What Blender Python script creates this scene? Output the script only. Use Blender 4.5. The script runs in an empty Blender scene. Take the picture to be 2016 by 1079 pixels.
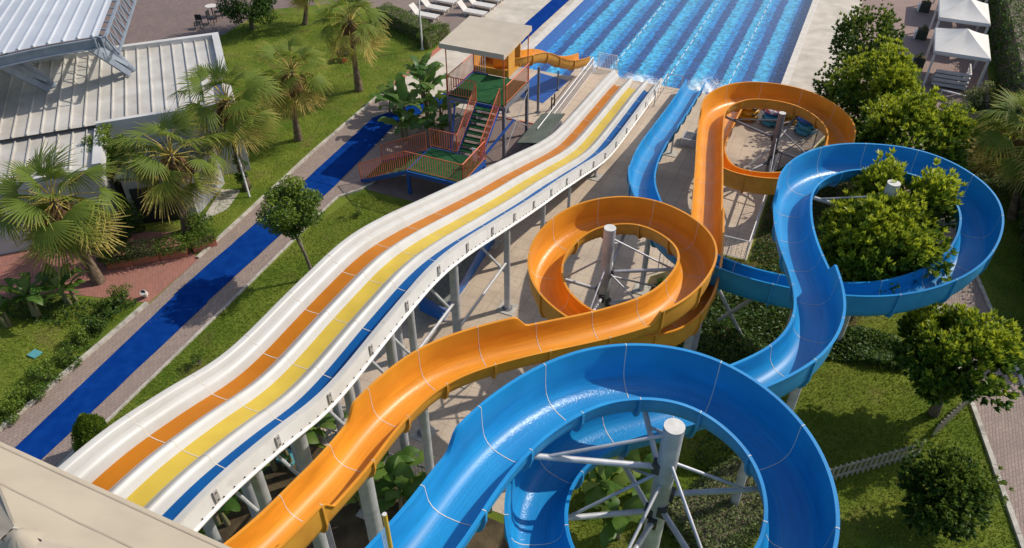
import bpy, math, random
import numpy as np
from mathutils import Vector, Matrix
R = math.radians
random.seed(7)
rng = np.random.default_rng(7)
S = bpy.context.scene
COL = S.collection

# ---------------------------------------------------------------- camera, sky, sun, exposure
PITCH, YAW, CAMH, FPX = R(39.2), R(23.8), 20.0, 1500.0
cd = bpy.data.cameras.new('camera'); cam = bpy.data.objects.new('camera', cd); COL.objects.link(cam)
cam.location = (0, 0, CAMH); cam.rotation_euler = (R(90)-PITCH, 0, YAW)
cd.sensor_width = 36.0; cd.lens = FPX/2016*36; cd.clip_start = .1; cd.clip_end = 2000
S.camera = cam
SUN_EL, SUN_AZ = R(41), R(46)           # azimuth from +X towards +Y
w = bpy.data.worlds.new('World'); S.world = w; w.use_nodes = True
nt = w.node_tree; nt.nodes.clear()
wo = nt.nodes.new('ShaderNodeOutputWorld'); bg = nt.nodes.new('ShaderNodeBackground'); sk = nt.nodes.new('ShaderNodeTexSky')
sk.sky_type = 'NISHITA'; sk.sun_disc = False; sk.sun_elevation = SUN_EL; sk.sun_rotation = R(90)-SUN_AZ
sk.air_density = 1.0; sk.dust_density = 1.5
bg.inputs['Strength'].default_value = 0.15
nt.links.new(sk.outputs[0], bg.inputs[0]); nt.links.new(bg.outputs[0], wo.inputs[0])
sl = bpy.data.lights.new('sun', 'SUN'); sl.energy = 3.9; sl.angle = R(0.53); sl.color = (1.0, .93, .82)
so = bpy.data.objects.new('sun', sl); COL.objects.link(so)
sd = Vector((math.cos(SUN_EL)*math.cos(SUN_AZ), math.cos(SUN_EL)*math.sin(SUN_AZ), math.sin(SUN_EL)))
so.rotation_euler = sd.to_track_quat('Z', 'Y').to_euler(); so.location = (20, 20, 40)
S.view_settings.view_transform = 'Standard'; S.view_settings.look = 'None'
S.view_settings.exposure = 0.0; S.view_settings.gamma = 1.0

# ---------------------------------------------------------------- survey helpers (ground points read off the photograph)
_cy, _sy = math.cos(YAW), math.sin(YAW)
FW = Vector((-_sy*math.cos(PITCH), _cy*math.cos(PITCH), -math.sin(PITCH))); RT = Vector((_cy, _sy, 0)); UP = RT.cross(FW)
def at(px, py, z=0.0):
    d = FW + RT*((px-1008)/FPX) + UP*((539.5-py)/FPX)
    return Vector((0, 0, CAMH)) + d*((z-CAMH)/d.z)
def onx(px, py, x):
    d = FW + RT*((px-1008)/FPX) + UP*((539.5-py)/FPX)
    return Vector((0, 0, CAMH)) + d*(x/d.x)

# ---------------------------------------------------------------- materials
def mat(name, col, rough=.6, col2=None, scale=3.0, detail=5, bump=0, bscale=30, metal=0, spec=.5, coat=0, world=True, fac=(.35,.65), stain=None):
    m = bpy.data.materials.new(name); m.use_nodes = True
    n = m.node_tree.nodes; l = m.node_tree.links; p = n['Principled BSDF']
    p.inputs['Roughness'].default_value = rough; p.inputs['Metallic'].default_value = metal
    p.inputs['Specular IOR Level'].default_value = spec; p.inputs['Coat Weight'].default_value = coat
    p.inputs['Base Color'].default_value = (*col, 1)
    g = n.new('ShaderNodeNewGeometry'); co = g.outputs['Position']
    if col2:
        t = n.new('ShaderNodeTexNoise'); t.inputs['Scale'].default_value = scale; t.inputs['Detail'].default_value = detail
        l.new(co, t.inputs['Vector'])
        r = n.new('ShaderNodeValToRGB'); r.color_ramp.elements[0].position = fac[0]; r.color_ramp.elements[1].position = fac[1]
        r.color_ramp.elements[0].color = (*col, 1); r.color_ramp.elements[1].color = (*col2, 1)
        l.new(t.outputs['Fac'], r.inputs[0]); out = r.outputs[0]
        if stain:
            t2 = n.new('ShaderNodeTexNoise'); t2.inputs['Scale'].default_value = stain[0]; t2.inputs['Detail'].default_value = 8
            l.new(co, t2.inputs['Vector'])
            r2 = n.new('ShaderNodeValToRGB'); r2.color_ramp.elements[0].position = stain[1]; r2.color_ramp.elements[1].position = stain[2]
            l.new(t2.outputs['Fac'], r2.inputs[0])
            mx = n.new('ShaderNodeMix'); mx.data_type = 'RGBA'; l.new(r2.outputs[0], mx.inputs[0])
            l.new(out, mx.inputs[6]); mx.inputs[7].default_value = (*stain[3], 1); out = mx.outputs[2]
        l.new(out, p.inputs['Base Color'])
    if bump:
        t = n.new('ShaderNodeTexNoise'); t.inputs['Scale'].default_value = bscale; t.inputs['Detail'].default_value = 4
        l.new(co, t.inputs['Vector']); b = n.new('ShaderNodeBump'); b.inputs['Strength'].default_value = bump; b.inputs['Distance'].default_value = .03
        l.new(t.outputs['Fac'], b.inputs['Height']); l.new(b.outputs[0], p.inputs['Normal'])
    return m

def brick(name, c1, c2, mortar, bw, bh, msize, rough=.85, rot=0.0, offset=.5, dirt=(.6, (.1,.08,.06)), bump=.3, big=.35):
    m = bpy.data.materials.new(name); m.use_nodes = True
    n = m.node_tree.nodes; l = m.node_tree.links; p = n['Principled BSDF']; p.inputs['Roughness'].default_value = rough
    g = n.new('ShaderNodeNewGeometry'); mp = n.new('ShaderNodeMapping'); mp.inputs['Rotation'].default_value = (0, 0, rot)
    l.new(g.outputs['Position'], mp.inputs[0])
    b = n.new('ShaderNodeTexBrick'); l.new(mp.outputs[0], b.inputs['Vector'])
    b.inputs['Color1'].default_value = (*c1, 1); b.inputs['Color2'].default_value = (*c2, 1); b.inputs['Mortar'].default_value = (*mortar, 1)
    b.inputs['Scale'].default_value = 1; b.inputs['Brick Width'].default_value = bw; b.inputs['Row Height'].default_value = bh
    b.inputs['Mortar Size'].default_value = msize; b.offset = offset; b.inputs['Bias'].default_value = 0
    t = n.new('ShaderNodeTexNoise'); t.inputs['Scale'].default_value = big; t.inputs['Detail'].default_value = 9; t.inputs['Roughness'].default_value = .65
    l.new(g.outputs['Position'], t.inputs['Vector'])
    r = n.new('ShaderNodeValToRGB'); r.color_ramp.elements[0].position = .45; r.color_ramp.elements[1].position = .75
    r.color_ramp.elements[1].color = (dirt[0],)*3 + (1,); r.color_ramp.elements[0].color = (0, 0, 0, 1)
    l.new(t.outputs['Fac'], r.inputs[0])
    mx = n.new('ShaderNodeMix'); mx.data_type = 'RGBA'; l.new(r.outputs[0], mx.inputs[0]); l.new(b.outputs[0], mx.inputs[6]); mx.inputs[7].default_value = (*dirt[1], 1)
    t3 = n.new('ShaderNodeTexNoise'); t3.inputs['Scale'].default_value = 14; t3.inputs['Detail'].default_value = 6; l.new(g.outputs['Position'], t3.inputs['Vector'])
    mr = n.new('ShaderNodeMapRange'); mr.inputs[3].default_value = .72; mr.inputs[4].default_value = 1.28; l.new(t3.outputs['Fac'], mr.inputs[0])
    m2 = n.new('ShaderNodeMix'); m2.data_type = 'RGBA'; m2.blend_type = 'MULTIPLY'; m2.inputs[0].default_value = 1
    l.new(mx.outputs[2], m2.inputs[6]); l.new(mr.outputs[0], m2.inputs[7])
    l.new(m2.outputs[2], p.inputs['Base Color'])
    if bump:
        bm = n.new('ShaderNodeBump'); bm.inputs['Strength'].default_value = bump; bm.inputs['Distance'].default_value = .01; bm.invert = True
        l.new(b.outputs['Fac'], bm.inputs['Height']); l.new(bm.outputs[0], p.inputs['Normal'])
    return m

def leafmat(name, dark, mid, light, rough=.45, trans=.35, spec=.4):
    """leaf hue varies leaf by leaf through the 'tint' attribute"""
    m = bpy.data.materials.new(name); m.use_nodes = True
    n = m.node_tree.nodes; l = m.node_tree.links; p = n['Principled BSDF']; p.inputs['Roughness'].default_value = rough
    p.inputs['Specular IOR Level'].default_value = spec
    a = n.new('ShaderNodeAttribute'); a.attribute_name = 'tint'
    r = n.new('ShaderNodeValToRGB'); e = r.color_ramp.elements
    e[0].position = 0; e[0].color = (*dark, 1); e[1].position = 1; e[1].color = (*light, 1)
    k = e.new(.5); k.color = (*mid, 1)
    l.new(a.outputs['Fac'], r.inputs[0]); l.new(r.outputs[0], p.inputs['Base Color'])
    tr = n.new('ShaderNodeBsdfTranslucent'); hs = n.new('ShaderNodeHueSaturation'); hs.inputs['Value'].default_value = 1.35; hs.inputs['Hue'].default_value = .485
    l.new(r.outputs[0], hs.inputs['Color']); l.new(hs.outputs[0], tr.inputs[0])
    mx = n.new('ShaderNodeMixShader'); mx.inputs[0].default_value = trans
    o = n['Material Output']; l.new(p.outputs[0], mx.inputs[1]); l.new(tr.outputs[0], mx.inputs[2]); l.new(mx.outputs[0], o.inputs[0])
    return m

def flumemat(name, col, col2, seam=False):
    """gel-coated fibreglass; the wet floor carries a rippled film of water (bump masked by the 'wet' attribute)"""
    m = bpy.data.materials.new(name); m.use_nodes = True
    n = m.node_tree.nodes; l = m.node_tree.links; p = n['Principled BSDF']
    g = n.new('ShaderNodeNewGeometry')
    t = n.new('ShaderNodeTexNoise'); t.inputs['Scale'].default_value = .9; t.inputs['Detail'].default_value = 7; l.new(g.outputs['Position'], t.inputs['Vector'])
    r = n.new('ShaderNodeValToRGB'); r.color_ramp.elements[0].position = .35; r.color_ramp.elements[1].position = .7
    r.color_ramp.elements[0].color = (*col, 1); r.color_ramp.elements[1].color = (*col2, 1); l.new(t.outputs['Fac'], r.inputs[0])
    # faded, scuffed streaks along the flume
    at_ = n.new('ShaderNodeAttribute'); at_.attribute_name = 'uvw'
    mp = n.new('ShaderNodeMapping'); mp.inputs['Scale'].default_value = (14, .5, 1); l.new(at_.outputs['Vector'], mp.inputs[0])
    t2 = n.new('ShaderNodeTexNoise'); t2.inputs['Scale'].default_value = 1.5; t2.inputs['Detail'].default_value = 6; l.new(mp.outputs[0], t2.inputs['Vector'])
    mr = n.new('ShaderNodeMapRange'); mr.inputs[1].default_value = .3; mr.inputs[2].default_value = .75; mr.inputs[3].default_value = .80; mr.inputs[4].default_value = 1.12; l.new(t2.outputs['Fac'], mr.inputs[0])
    mx = n.new('ShaderNodeMix'); mx.data_type = 'RGBA'; mx.blend_type = 'MULTIPLY'; mx.inputs[0].default_value = 1
    l.new(r.outputs[0], mx.inputs[6]); l.new(mr.outputs[0], mx.inputs[7]); l.new(mx.outputs[2], p.inputs['Base Color'])
    wt = n.new('ShaderNodeAttribute'); wt.attribute_name = 'wet'
    rr = n.new('ShaderNodeMapRange'); rr.inputs[3].default_value = .42; rr.inputs[4].default_value = .26; l.new(wt.outputs['Fac'], rr.inputs[0]); l.new(rr.outputs[0], p.inputs['Roughness'])
    p.inputs['Coat Weight'].default_value = .0; p.inputs['Specular IOR Level'].default_value = .32
    t3 = n.new('ShaderNodeTexNoise'); t3.inputs['Scale'].default_value = 19; t3.inputs['Detail'].default_value = 4; t3.inputs['Distortion'].default_value = .8
    l.new(g.outputs['Position'], t3.inputs['Vector'])
    mm = n.new('ShaderNodeMath'); mm.operation = 'MULTIPLY'; l.new(t3.outputs['Fac'], mm.inputs[0]); l.new(wt.outputs['Fac'], mm.inputs[1])
    b = n.new('ShaderNodeBump'); b.inputs['Strength'].default_value = .32; b.inputs['Distance'].default_value = .03
    l.new(mm.outputs[0], b.inputs['Height']); l.new(b.outputs[0], p.inputs['Normal'])
    return m

M = {}
M['lawn'] = mat('lawn', (.085,.140,.016), .95, (.18,.215,.032), .55, 8, bump=1.0, bscale=45, spec=.1, stain=(.8,.56,.78,(.17,.135,.05)))
M['grass'] = leafmat('grass_blades', (.105,.165,.014), (.20,.265,.028), (.32,.31,.07), .6, .3, .15)
M['soil'] = mat('soil', (.060,.045,.028), .95, (.12,.09,.05), 1.6, 8, bump=.8, bscale=18, spec=.1)
M['deck'] = brick('deck_tiles', (.55,.44,.33), (.51,.405,.305), (.36,.29,.22), .62, .62, .012, .8, 0, 0, (.8,(.27,.215,.165)), .15)
M['deck_pale'] = mat('pale_concrete', (.60,.53,.43), .8, (.48,.42,.34), 1.2, 8, bump=.15, bscale=40, stain=(.45,.52,.8,(.36,.31,.25)))
M['paver'] = brick('path_pavers', (.27,.205,.175), (.34,.255,.21), (.15,.12,.105), .20, .10, .008, .9, R(90), .5, (.5,(.17,.13,.11)), .4)
M['redbrick'] = brick('red_pavers', (.37,.15,.115), (.30,.125,.10), (.22,.12,.09), .22, .11, .008, .9, R(45), .5, (.45,(.24,.14,.10)), .4)
M['plaza'] = brick('plaza_pavers', (.215,.150,.128), (.175,.125,.11), (.13,.10,.09), .40, .20, .012, .85, R(30), .5, (.6,(.12,.095,.085)), .3)
M['lounge'] = brick('lounge_decking', (.27,.20,.16), (.23,.17,.14), (.10,.08,.07), 2.2, .14, .010, .8, R(28), .5, (.6,(.15,.11,.09)), .3)
M['terra'] = mat('terracotta_tiles', (.50,.17,.105), .8, (.40,.13,.08), 5, 6)
M['kerb'] = mat('kerb_stone', (.52,.48,.41), .9, (.36,.33,.28), 3.5, 8, bump=.3, bscale=50, stain=(2.2,.55,.75,(.2,.18,.14)))
M['carpet'] = mat('blue_carpet', (.001,.030,.185), 1.0, (.003,.044,.235), 2.2, 9, bump=.35, bscale=160, spec=.05)
M['orange'] = flumemat('orange_gelcoat', (.74,.295,.024), (.67,.25,.018))
M['orange_out'] = mat('orange_shell', (.68,.33,.045), .55, (.60,.27,.035), 2.5, 7, bump=.06, bscale=60, stain=(1.4,.55,.85,(.52,.24,.06)))
M['blue'] = flumemat('blue_gelcoat', (.013,.262,.565), (.010,.215,.51))
M['blue_out'] = mat('blue_shell', (.025,.285,.58), .5, (.02,.24,.52), 2.5, 7, bump=.06, bscale=60)
M['seam'] = mat('seam_filler', (.60,.58,.54), .5)
M['white'] = mat('white_gelcoat', (.50,.485,.455), .42, (.455,.44,.405), 1.3, 8, spec=.5, coat=.0, stain=(1.1,.6,.9,(.39,.36,.30)))
M['white_skirt'] = mat('white_shell', (.82,.805,.775), .5, (.75,.735,.70), 2, 8, stain=(1.3,.58,.85,(.55,.51,.44)))
M['lane_o'] = mat('orange_lane', (.46,.155,.006), .45, (.40,.13,.005), 1.3, 8, spec=.2, bump=.05, bscale=14)
M['lane_y'] = mat('yellow_lane', (.60,.43,.06), .45, (.53,.37,.05), 1.3, 8, spec=.2, bump=.05, bscale=14)
M['lane_b'] = mat('blue_lane', (.002,.085,.28), .42, (.003,.07,.24), 1.3, 8, spec=.2, bump=.05, bscale=14)
M['steel'] = mat('galvanised_steel', (.52,.52,.53), .5, (.40,.40,.42), 3.5, 8, metal=.25, bump=.05, bscale=30, stain=(2.0,.6,.85,(.33,.30,.27)))
M['steel_dk'] = mat('dark_grey_steel', (.22,.22,.24), .5, (.16,.16,.18), 3.5, 7, metal=.2)
M['cap'] = mat('column_cap', (.68,.65,.60), .7, (.55,.52,.47), 6, 6)
M['dark'] = mat('dark_bracket', (.05,.045,.045), .6)
M['plate'] = mat('bracket_plate', (.48,.455,.43), .6, (.56,.53,.50), 6, 5, metal=.3)
M['pad'] = mat('footing_concrete', (.52,.49,.43), .9, (.38,.35,.30), 4, 8, bump=.3, bscale=30)
M['redrail'] = mat('red_paint', (.70,.175,.075), .45, (.60,.14,.06), 5, 5)
M['bluerail'] = mat('blue_paint', (.012,.085,.34), .45, (.015,.07,.27), 4, 5)
M['greenturf'] = mat('green_mat', (.020,.080,.032), 1.0, (.032,.105,.042), 3, 8, bump=.4, bscale=120, spec=.05)
M['fabric'] = mat('beige_fabric', (.43,.37,.285), .9, (.385,.33,.255), 1.4, 7, bump=.10, bscale=5, spec=.15)
M['fabric_light'] = mat('pale_beige_fabric', (.53,.455,.355), .9, (.48,.41,.32), 1.4, 7, bump=.10, bscale=5, spec=.15)
M['fabric_white'] = mat('white_fabric', (.76,.72,.66), .9, (.68,.64,.58), 1.2, 7, bump=.10, bscale=6, spec=.15)
M['whitepaint'] = mat('white_paint', (.78,.76,.74), .5, (.70,.68,.66), 3, 5)
M['roof'] = mat('ribbed_roof', (.60,.575,.53), .5, (.48,.455,.41), .8, 9, metal=.1, stain=(.7,.5,.8,(.42,.37,.31)))
M['roof_hi'] = mat('ribbed_canopy', (.56,.58,.61), .45, (.50,.52,.555), .7, 8, metal=.15)
M['plaster'] = mat('white_plaster', (.58,.57,.555), .85, (.50,.49,.475), .8, 9, bump=.1, bscale=30, stain=(.9,.58,.85,(.5,.48,.44)))
M['girder'] = mat('blue_grey_girder', (.24,.28,.33), .5, (.19,.22,.27), 2.5, 6)
M['shed'] = mat('shed_roof', (.12,.145,.115), .7, (.085,.105,.08), 1.5, 8, stain=(2,.55,.8,(.18,.17,.13)))
M['bark'] = mat('palm_bark', (.22,.165,.115), .95, (.11,.085,.06), 6, 8, bump=.9, bscale=22, spec=.1)
M['bark2'] = mat('tree_bark', (.20,.165,.125), .95, (.12,.10,.075), 9, 8, bump=.8, bscale=30, spec=.1)
M['stemg'] = mat('banana_stem', (.16,.17,.07), .8, (.20,.15,.08), 4, 6)
M['thatch'] = leafmat('dead_fronds', (.13,.075,.035), (.24,.15,.07), (.36,.24,.12), .9, .15, .1)
M['palm'] = leafmat('palm_fronds', (.075,.135,.018), (.175,.225,.034), (.58,.43,.13), .55, .36, .18)
M['fruit'] = leafmat('glossy_leaves', (.028,.085,.013), (.090,.180,.020), (.36,.42,.028), .45, .38, .4)
M['dense'] = leafmat('dark_leaves', (.026,.065,.013), (.060,.125,.020), (.17,.23,.030), .5, .36, .3)
M['pale'] = leafmat('pale_leaves', (.075,.110,.036), (.150,.190,.060), (.28,.31,.11), .55, .35, .3)
M['hedge'] = leafmat('hedge_leaves', (.045,.100,.013), (.105,.180,.022), (.20,.27,.032), .5, .36, .3)
M['banana'] = leafmat('banana_leaves', (.040,.105,.018), (.085,.175,.028), (.22,.29,.055), .42, .4, .3)
M['pot'] = mat('terracotta_planter', (.42,.155,.085), .8, (.34,.12,.065), 5, 6)
M['black'] = mat('black_plastic', (.022,.022,.024), .5)
M['woven'] = mat('dark_planter', (.045,.055,.035), .7, (.03,.035,.025), 8, 5)
M['ring_y'] = mat('yellow_vinyl', (.68,.34,.015), .3, (.60,.29,.012), 3, 5, coat=.2)
M['ring_b'] = mat('blue_vinyl', (.05,.30,.44), .35, (.04,.25,.38), 3, 5, coat=.2)
M['ring_db'] = mat('deep_blue_vinyl', (.010,.12,.42), .3, (.012,.10,.36), 3, 5, coat=.2)
M['red'] = mat('red_enamel', (.50,.03,.03), .4)
M['yellow'] = mat('yellow_pole_paint', (.62,.40,.05), .5, (.52,.33,.06), 6, 5)
M['teal'] = mat('teal_cover', (.10,.33,.36), .6, (.08,.28,.31), 5, 4)
M['sling'] = mat('lounger_sling', (.62,.58,.53), .8, (.56,.52,.47), 4, 5)
M['wood'] = mat('weathered_picket', (.50,.45,.37), .9, (.36,.31,.25), 5, 7)
M['slate'] = mat('grey_roof_tiles', (.17,.18,.17), .75, (.12,.125,.12), 5, 7)
M['siding'] = mat('blue_siding', (.015,.13,.43), .5, (.02,.11,.36), 2.5, 6)
M['coping'] = mat('pool_coping', (.66,.60,.52), .75, (.56,.51,.44), 2.5, 7)

# pool floor: mosaic lanes running down the pool
def poolmat():
    m = bpy.data.materials.new('pool_mosaic'); m.use_nodes = True
    n = m.node_tree.nodes; l = m.node_tree.links; p = n['Principled BSDF']; p.inputs['Roughness'].default_value = .5
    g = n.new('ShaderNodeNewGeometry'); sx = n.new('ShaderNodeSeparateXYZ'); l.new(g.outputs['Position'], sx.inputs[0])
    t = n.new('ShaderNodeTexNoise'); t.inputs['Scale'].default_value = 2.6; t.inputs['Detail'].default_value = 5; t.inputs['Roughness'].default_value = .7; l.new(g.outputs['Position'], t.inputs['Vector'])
    a = n.new('ShaderNodeMath'); a.operation = 'MULTIPLY_ADD'; a.inputs[1].default_value = .55; l.new(t.outputs['Fac'], a.inputs[0]); l.new(sx.outputs[0], a.inputs[2])  # noise wobbles the lane edges: water refraction imitated in the floor colour
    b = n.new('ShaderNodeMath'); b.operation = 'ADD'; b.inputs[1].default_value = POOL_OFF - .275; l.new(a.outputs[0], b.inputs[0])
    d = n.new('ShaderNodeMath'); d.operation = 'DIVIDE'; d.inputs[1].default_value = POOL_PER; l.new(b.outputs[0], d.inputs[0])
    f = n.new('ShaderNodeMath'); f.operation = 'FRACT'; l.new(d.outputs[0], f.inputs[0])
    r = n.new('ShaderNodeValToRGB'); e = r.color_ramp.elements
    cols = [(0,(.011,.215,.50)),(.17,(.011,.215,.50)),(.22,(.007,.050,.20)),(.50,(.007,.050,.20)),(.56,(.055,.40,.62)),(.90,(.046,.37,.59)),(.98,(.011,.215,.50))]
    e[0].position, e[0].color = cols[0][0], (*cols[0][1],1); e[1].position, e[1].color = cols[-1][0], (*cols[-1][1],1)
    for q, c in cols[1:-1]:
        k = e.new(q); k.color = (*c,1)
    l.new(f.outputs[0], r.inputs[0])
    v = n.new('ShaderNodeTexVoronoi'); v.inputs['Scale'].default_value = 5.5; l.new(g.outputs['Position'], v.inputs['Vector'])
    hv = n.new('ShaderNodeSeparateColor'); l.new(v.outputs['Color'], hv.inputs[0])
    mr = n.new('ShaderNodeMapRange'); mr.inputs[3].default_value = .55; mr.inputs[4].default_value = 1.45; l.new(hv.outputs[0], mr.inputs[0])
    mx = n.new('ShaderNodeMix'); mx.data_type = 'RGBA'; mx.blend_type = 'MULTIPLY'; mx.inputs[0].default_value = 1
    l.new(r.outputs[0], mx.inputs[6]); l.new(mr.outputs[0], mx.inputs[7]); l.new(mx.outputs[2], p.inputs['Base Color'])
    return m
def watermat():
    m = bpy.data.materials.new('pool_water'); m.use_nodes = True
    n = m.node_tree.nodes; l = m.node_tree.links; n.remove(n['Principled BSDF'])
    tr = n.new('ShaderNodeBsdfTransparent'); tr.inputs[0].default_value = (.93,.985,1,1)
    gl = n.new('ShaderNodeBsdfGlossy'); gl.inputs['Roughness'].default_value = .06
    g = n.new('ShaderNodeNewGeometry'); t = n.new('ShaderNodeTexNoise'); t.inputs['Scale'].default_value = 2.8; t.inputs['Detail'].default_value = 6; t.inputs['Distortion'].default_value = 1.2
    l.new(g.outputs['Position'], t.inputs['Vector'])
    b = n.new('ShaderNodeBump'); b.inputs['Strength'].default_value = .5; b.inputs['Distance'].default_value = .06; l.new(t.outputs['Fac'], b.inputs['Height']); l.new(b.outputs[0], gl.inputs['Normal'])
    lw = n.new('ShaderNodeLayerWeight'); l.new(b.outputs[0], lw.inputs['Normal'])
    pw_ = n.new('ShaderNodeMath'); pw_.operation = 'POWER'; pw_.inputs[1].default_value = 4.5; l.new(lw.outputs['Facing'], pw_.inputs[0])
    fr = n.new('ShaderNodeMath'); fr.operation = 'MULTIPLY_ADD'; fr.inputs[1].default_value = .95; fr.inputs[2].default_value = .025; l.new(pw_.outputs[0], fr.inputs[0])
    mx = n.new('ShaderNodeMixShader'); l.new(fr.outputs[0], mx.inputs[0]); l.new(tr.outputs[0], mx.inputs[1]); l.new(gl.outputs[0], mx.inputs[2])
    l.new(mx.outputs[0], n['Material Output'].inputs[0])
    return m
_a, _b = at(1262.8, 60).x, at(1375.7, 60).x
POOL_PER = (_b-_a)/2; POOL_OFF = -(_a) + POOL_PER*40
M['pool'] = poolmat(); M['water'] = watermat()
M['foam'] = mat('white_foam', (.86,.90,.93), .6)

# ---------------------------------------------------------------- mesh builder
class MB:
    def __init__(s): s.v = []; s.f = []; s.m = []
    def add(s, vs, fs, mi=0):
        o = len(s.v); s.v += [tuple(x) for x in vs]; s.f += [tuple(i+o for i in f) for f in fs]; s.m += [mi]*len(fs); return s
    def box(s, x0, x1, y0, y1, z0, z1, mi=0):
        return s.add([(x0,y0,z0),(x1,y0,z0),(x1,y1,z0),(x0,y1,z0),(x0,y0,z1),(x1,y0,z1),(x1,y1,z1),(x0,y1,z1)],
                     [(3,2,1,0),(4,5,6,7),(0,1,5,4),(1,2,6,5),(2,3,7,6),(3,0,4,7)], mi)
    def beam(s, a, b, w, h, mi=0, up=(0,0,1)):
        a = Vector(a); b = Vector(b); d = (b-a).normalized(); u = Vector(up)
        if abs(d.dot(u)) > .98: u = Vector((1,0,0))
        x = d.cross(u).normalized()*(w/2); y = x.cross(d).normalized()*(h/2)
        vs = [p+i*x+j*y for p in (a,b) for i,j in ((-1,-1),(1,-1),(1,1),(-1,1))]
        return s.add(vs, [(0,1,2,3),(7,6,5,4),(0,4,5,1),(1,5,6,2),(2,6,7,3),(3,7,4,0)], mi)
    def tube(s, a, b, r, r1=None, n=10, mi=0, capmi=None):
        a = Vector(a); b = Vector(b); r1 = r if r1 is None else r1
        d = (b-a).normalized(); u = Vector((0,0,1)) if abs(d.z) < .95 else Vector((1,0,0))
        x = d.cross(u).normalized(); y = d.cross(x)
        vs = [p+(x*math.cos(t)+y*math.sin(t))*q for p,q in ((a,r),(b,r1)) for t in [2*math.pi*i/n for i in range(n)]]
        s.add(vs, [(i,(i+1)%n,n+(i+1)%n,n+i) for i in range(n)], mi)
        o = len(s.v)-2*n
        s.f += [tuple(o+i for i in reversed(range(n))), tuple(o+n+i for i in range(n))]; s.m += [mi, mi if capmi is None else capmi]
        return s
    def path(s, pts, rs, n=8, mi=0):
        pts = [Vector(p) for p in pts]
        if not hasattr(rs, '__len__'): rs = [rs]*len(pts)
        o = len(s.v); x = None
        for i, p in enumerate(pts):
            d = (pts[min(i+1,len(pts)-1)]-pts[max(i-1,0)]).normalized()
            if x is None: x = d.cross(Vector((0,0,1)) if abs(d.z) < .9 else Vector((1,0,0))).normalized()
            else: x = (x-d*x.dot(d)).normalized()
            y = d.cross(x)
            s.v += [tuple(p+(x*math.cos(t)+y*math.sin(t))*rs[i]) for t in [2*math.pi*k/n for k in range(n)]]
        for i in range(len(pts)-1):
            for k in range(n):
                s.f.append((o+i*n+k, o+i*n+(k+1)%n, o+(i+1)*n+(k+1)%n, o+(i+1)*n+k)); s.m.append(mi)
        s.f += [tuple(o+k for k in reversed(range(n))), tuple(o+(len(pts)-1)*n+k for k in range(n))]; s.m += [mi, mi]
        return s
    def prism(s, poly, z0, z1, mi=0):
        n = len(poly)
        A = sum(poly[i][0]*poly[(i+1)%n][1]-poly[(i+1)%n][0]*poly[i][1] for i in range(n))
        if A < 0: poly = poly[::-1]
        vs = [(p[0],p[1],z0) for p in poly]+[(p[0],p[1],z1) for p in poly]
        return s.add(vs, [tuple(reversed(range(n))), tuple(range(n,2*n))]+[(i,(i+1)%n,n+(i+1)%n,n+i) for i in range(n)], mi)
    def sheet(s, poly, z, mi=0):
        n = len(poly)
        A = sum(poly[i][0]*poly[(i+1)%n][1]-poly[(i+1)%n][0]*poly[i][1] for i in range(n))
        if A < 0: poly = poly[::-1]
        return s.add([(p[0],p[1],z) for p in poly], [tuple(range(n))], mi)
    def torus(s, c, Rr, r, n=28, k=12, mi=0, sq=1.0):
        c = Vector(c); vs = []
        for i in range(n):
            t = 2*math.pi*i/n
            for j in range(k):
                u = 2*math.pi*j/k
                vs.append((c.x+(Rr+r*math.cos(u))*math.cos(t), c.y+(Rr+r*math.cos(u))*math.sin(t), c.z+r*sq*math.sin(u)))
        return s.add(vs, [(i*k+j, ((i+1)%n)*k+j, ((i+1)%n)*k+(j+1)%k, i*k+(j+1)%k) for i in range(n) for j in range(k)], mi)
    def build(s, name, mats, parent=None, smooth=None, bevel=0):
        me = bpy.data.meshes.new(name)
        off = parent_loc(parent)
        me.from_pydata([(x-off.x, y-off.y, z-off.z) for x,y,z in s.v], [], s.f)
        if not isinstance(mats, (list,tuple)): mats = [mats]
        for q in mats: me.materials.append(q)
        me.polygons.foreach_set('material_index', s.m)
        if smooth is not None:
            me.shade_smooth(); me.set_sharp_from_angle(angle=R(smooth))
        me.update()
        o = bpy.data.objects.new(name, me); COL.objects.link(o)
        if parent: o.parent = parent
        if bevel:
            md = o.modifiers.new('bevel', 'BEVEL'); md.width = bevel; md.segments = 2; md.limit_method = 'ANGLE'
        return o
def parent_loc(p):
    v = Vector((0,0,0))
    while p: v += p.location; p = p.parent
    return v
def tag(o, label, cat, group=None, kind=None):
    if label: o['label'] = label
    if cat: o['category'] = cat
    if group: o['group'] = group
    if kind: o['kind'] = kind
    return o
def thing(name, label, cat, loc=(0,0,0), group=None):
    o = bpy.data.objects.new(name, None); COL.objects.link(o); o.location = loc; o.empty_display_size = .2
    return tag(o, label, cat, group)
def struct(name, mb, m): 
    o = mb.build(name, m); o['kind'] = 'structure'; return o
def dup(root, loc, label=None, rz=0.0, sc=1.0):
    r = root.copy(); COL.objects.link(r); r.location = loc; r.rotation_euler = (0,0,rz); r.scale = (sc,sc,sc)
    if label: r['label'] = label
    for ch in list(root.children):
        c = ch.copy(); COL.objects.link(c); c.parent = r
        for g in ch.children:
            d = g.copy(); COL.objects.link(d); d.parent = c
    return r

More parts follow.
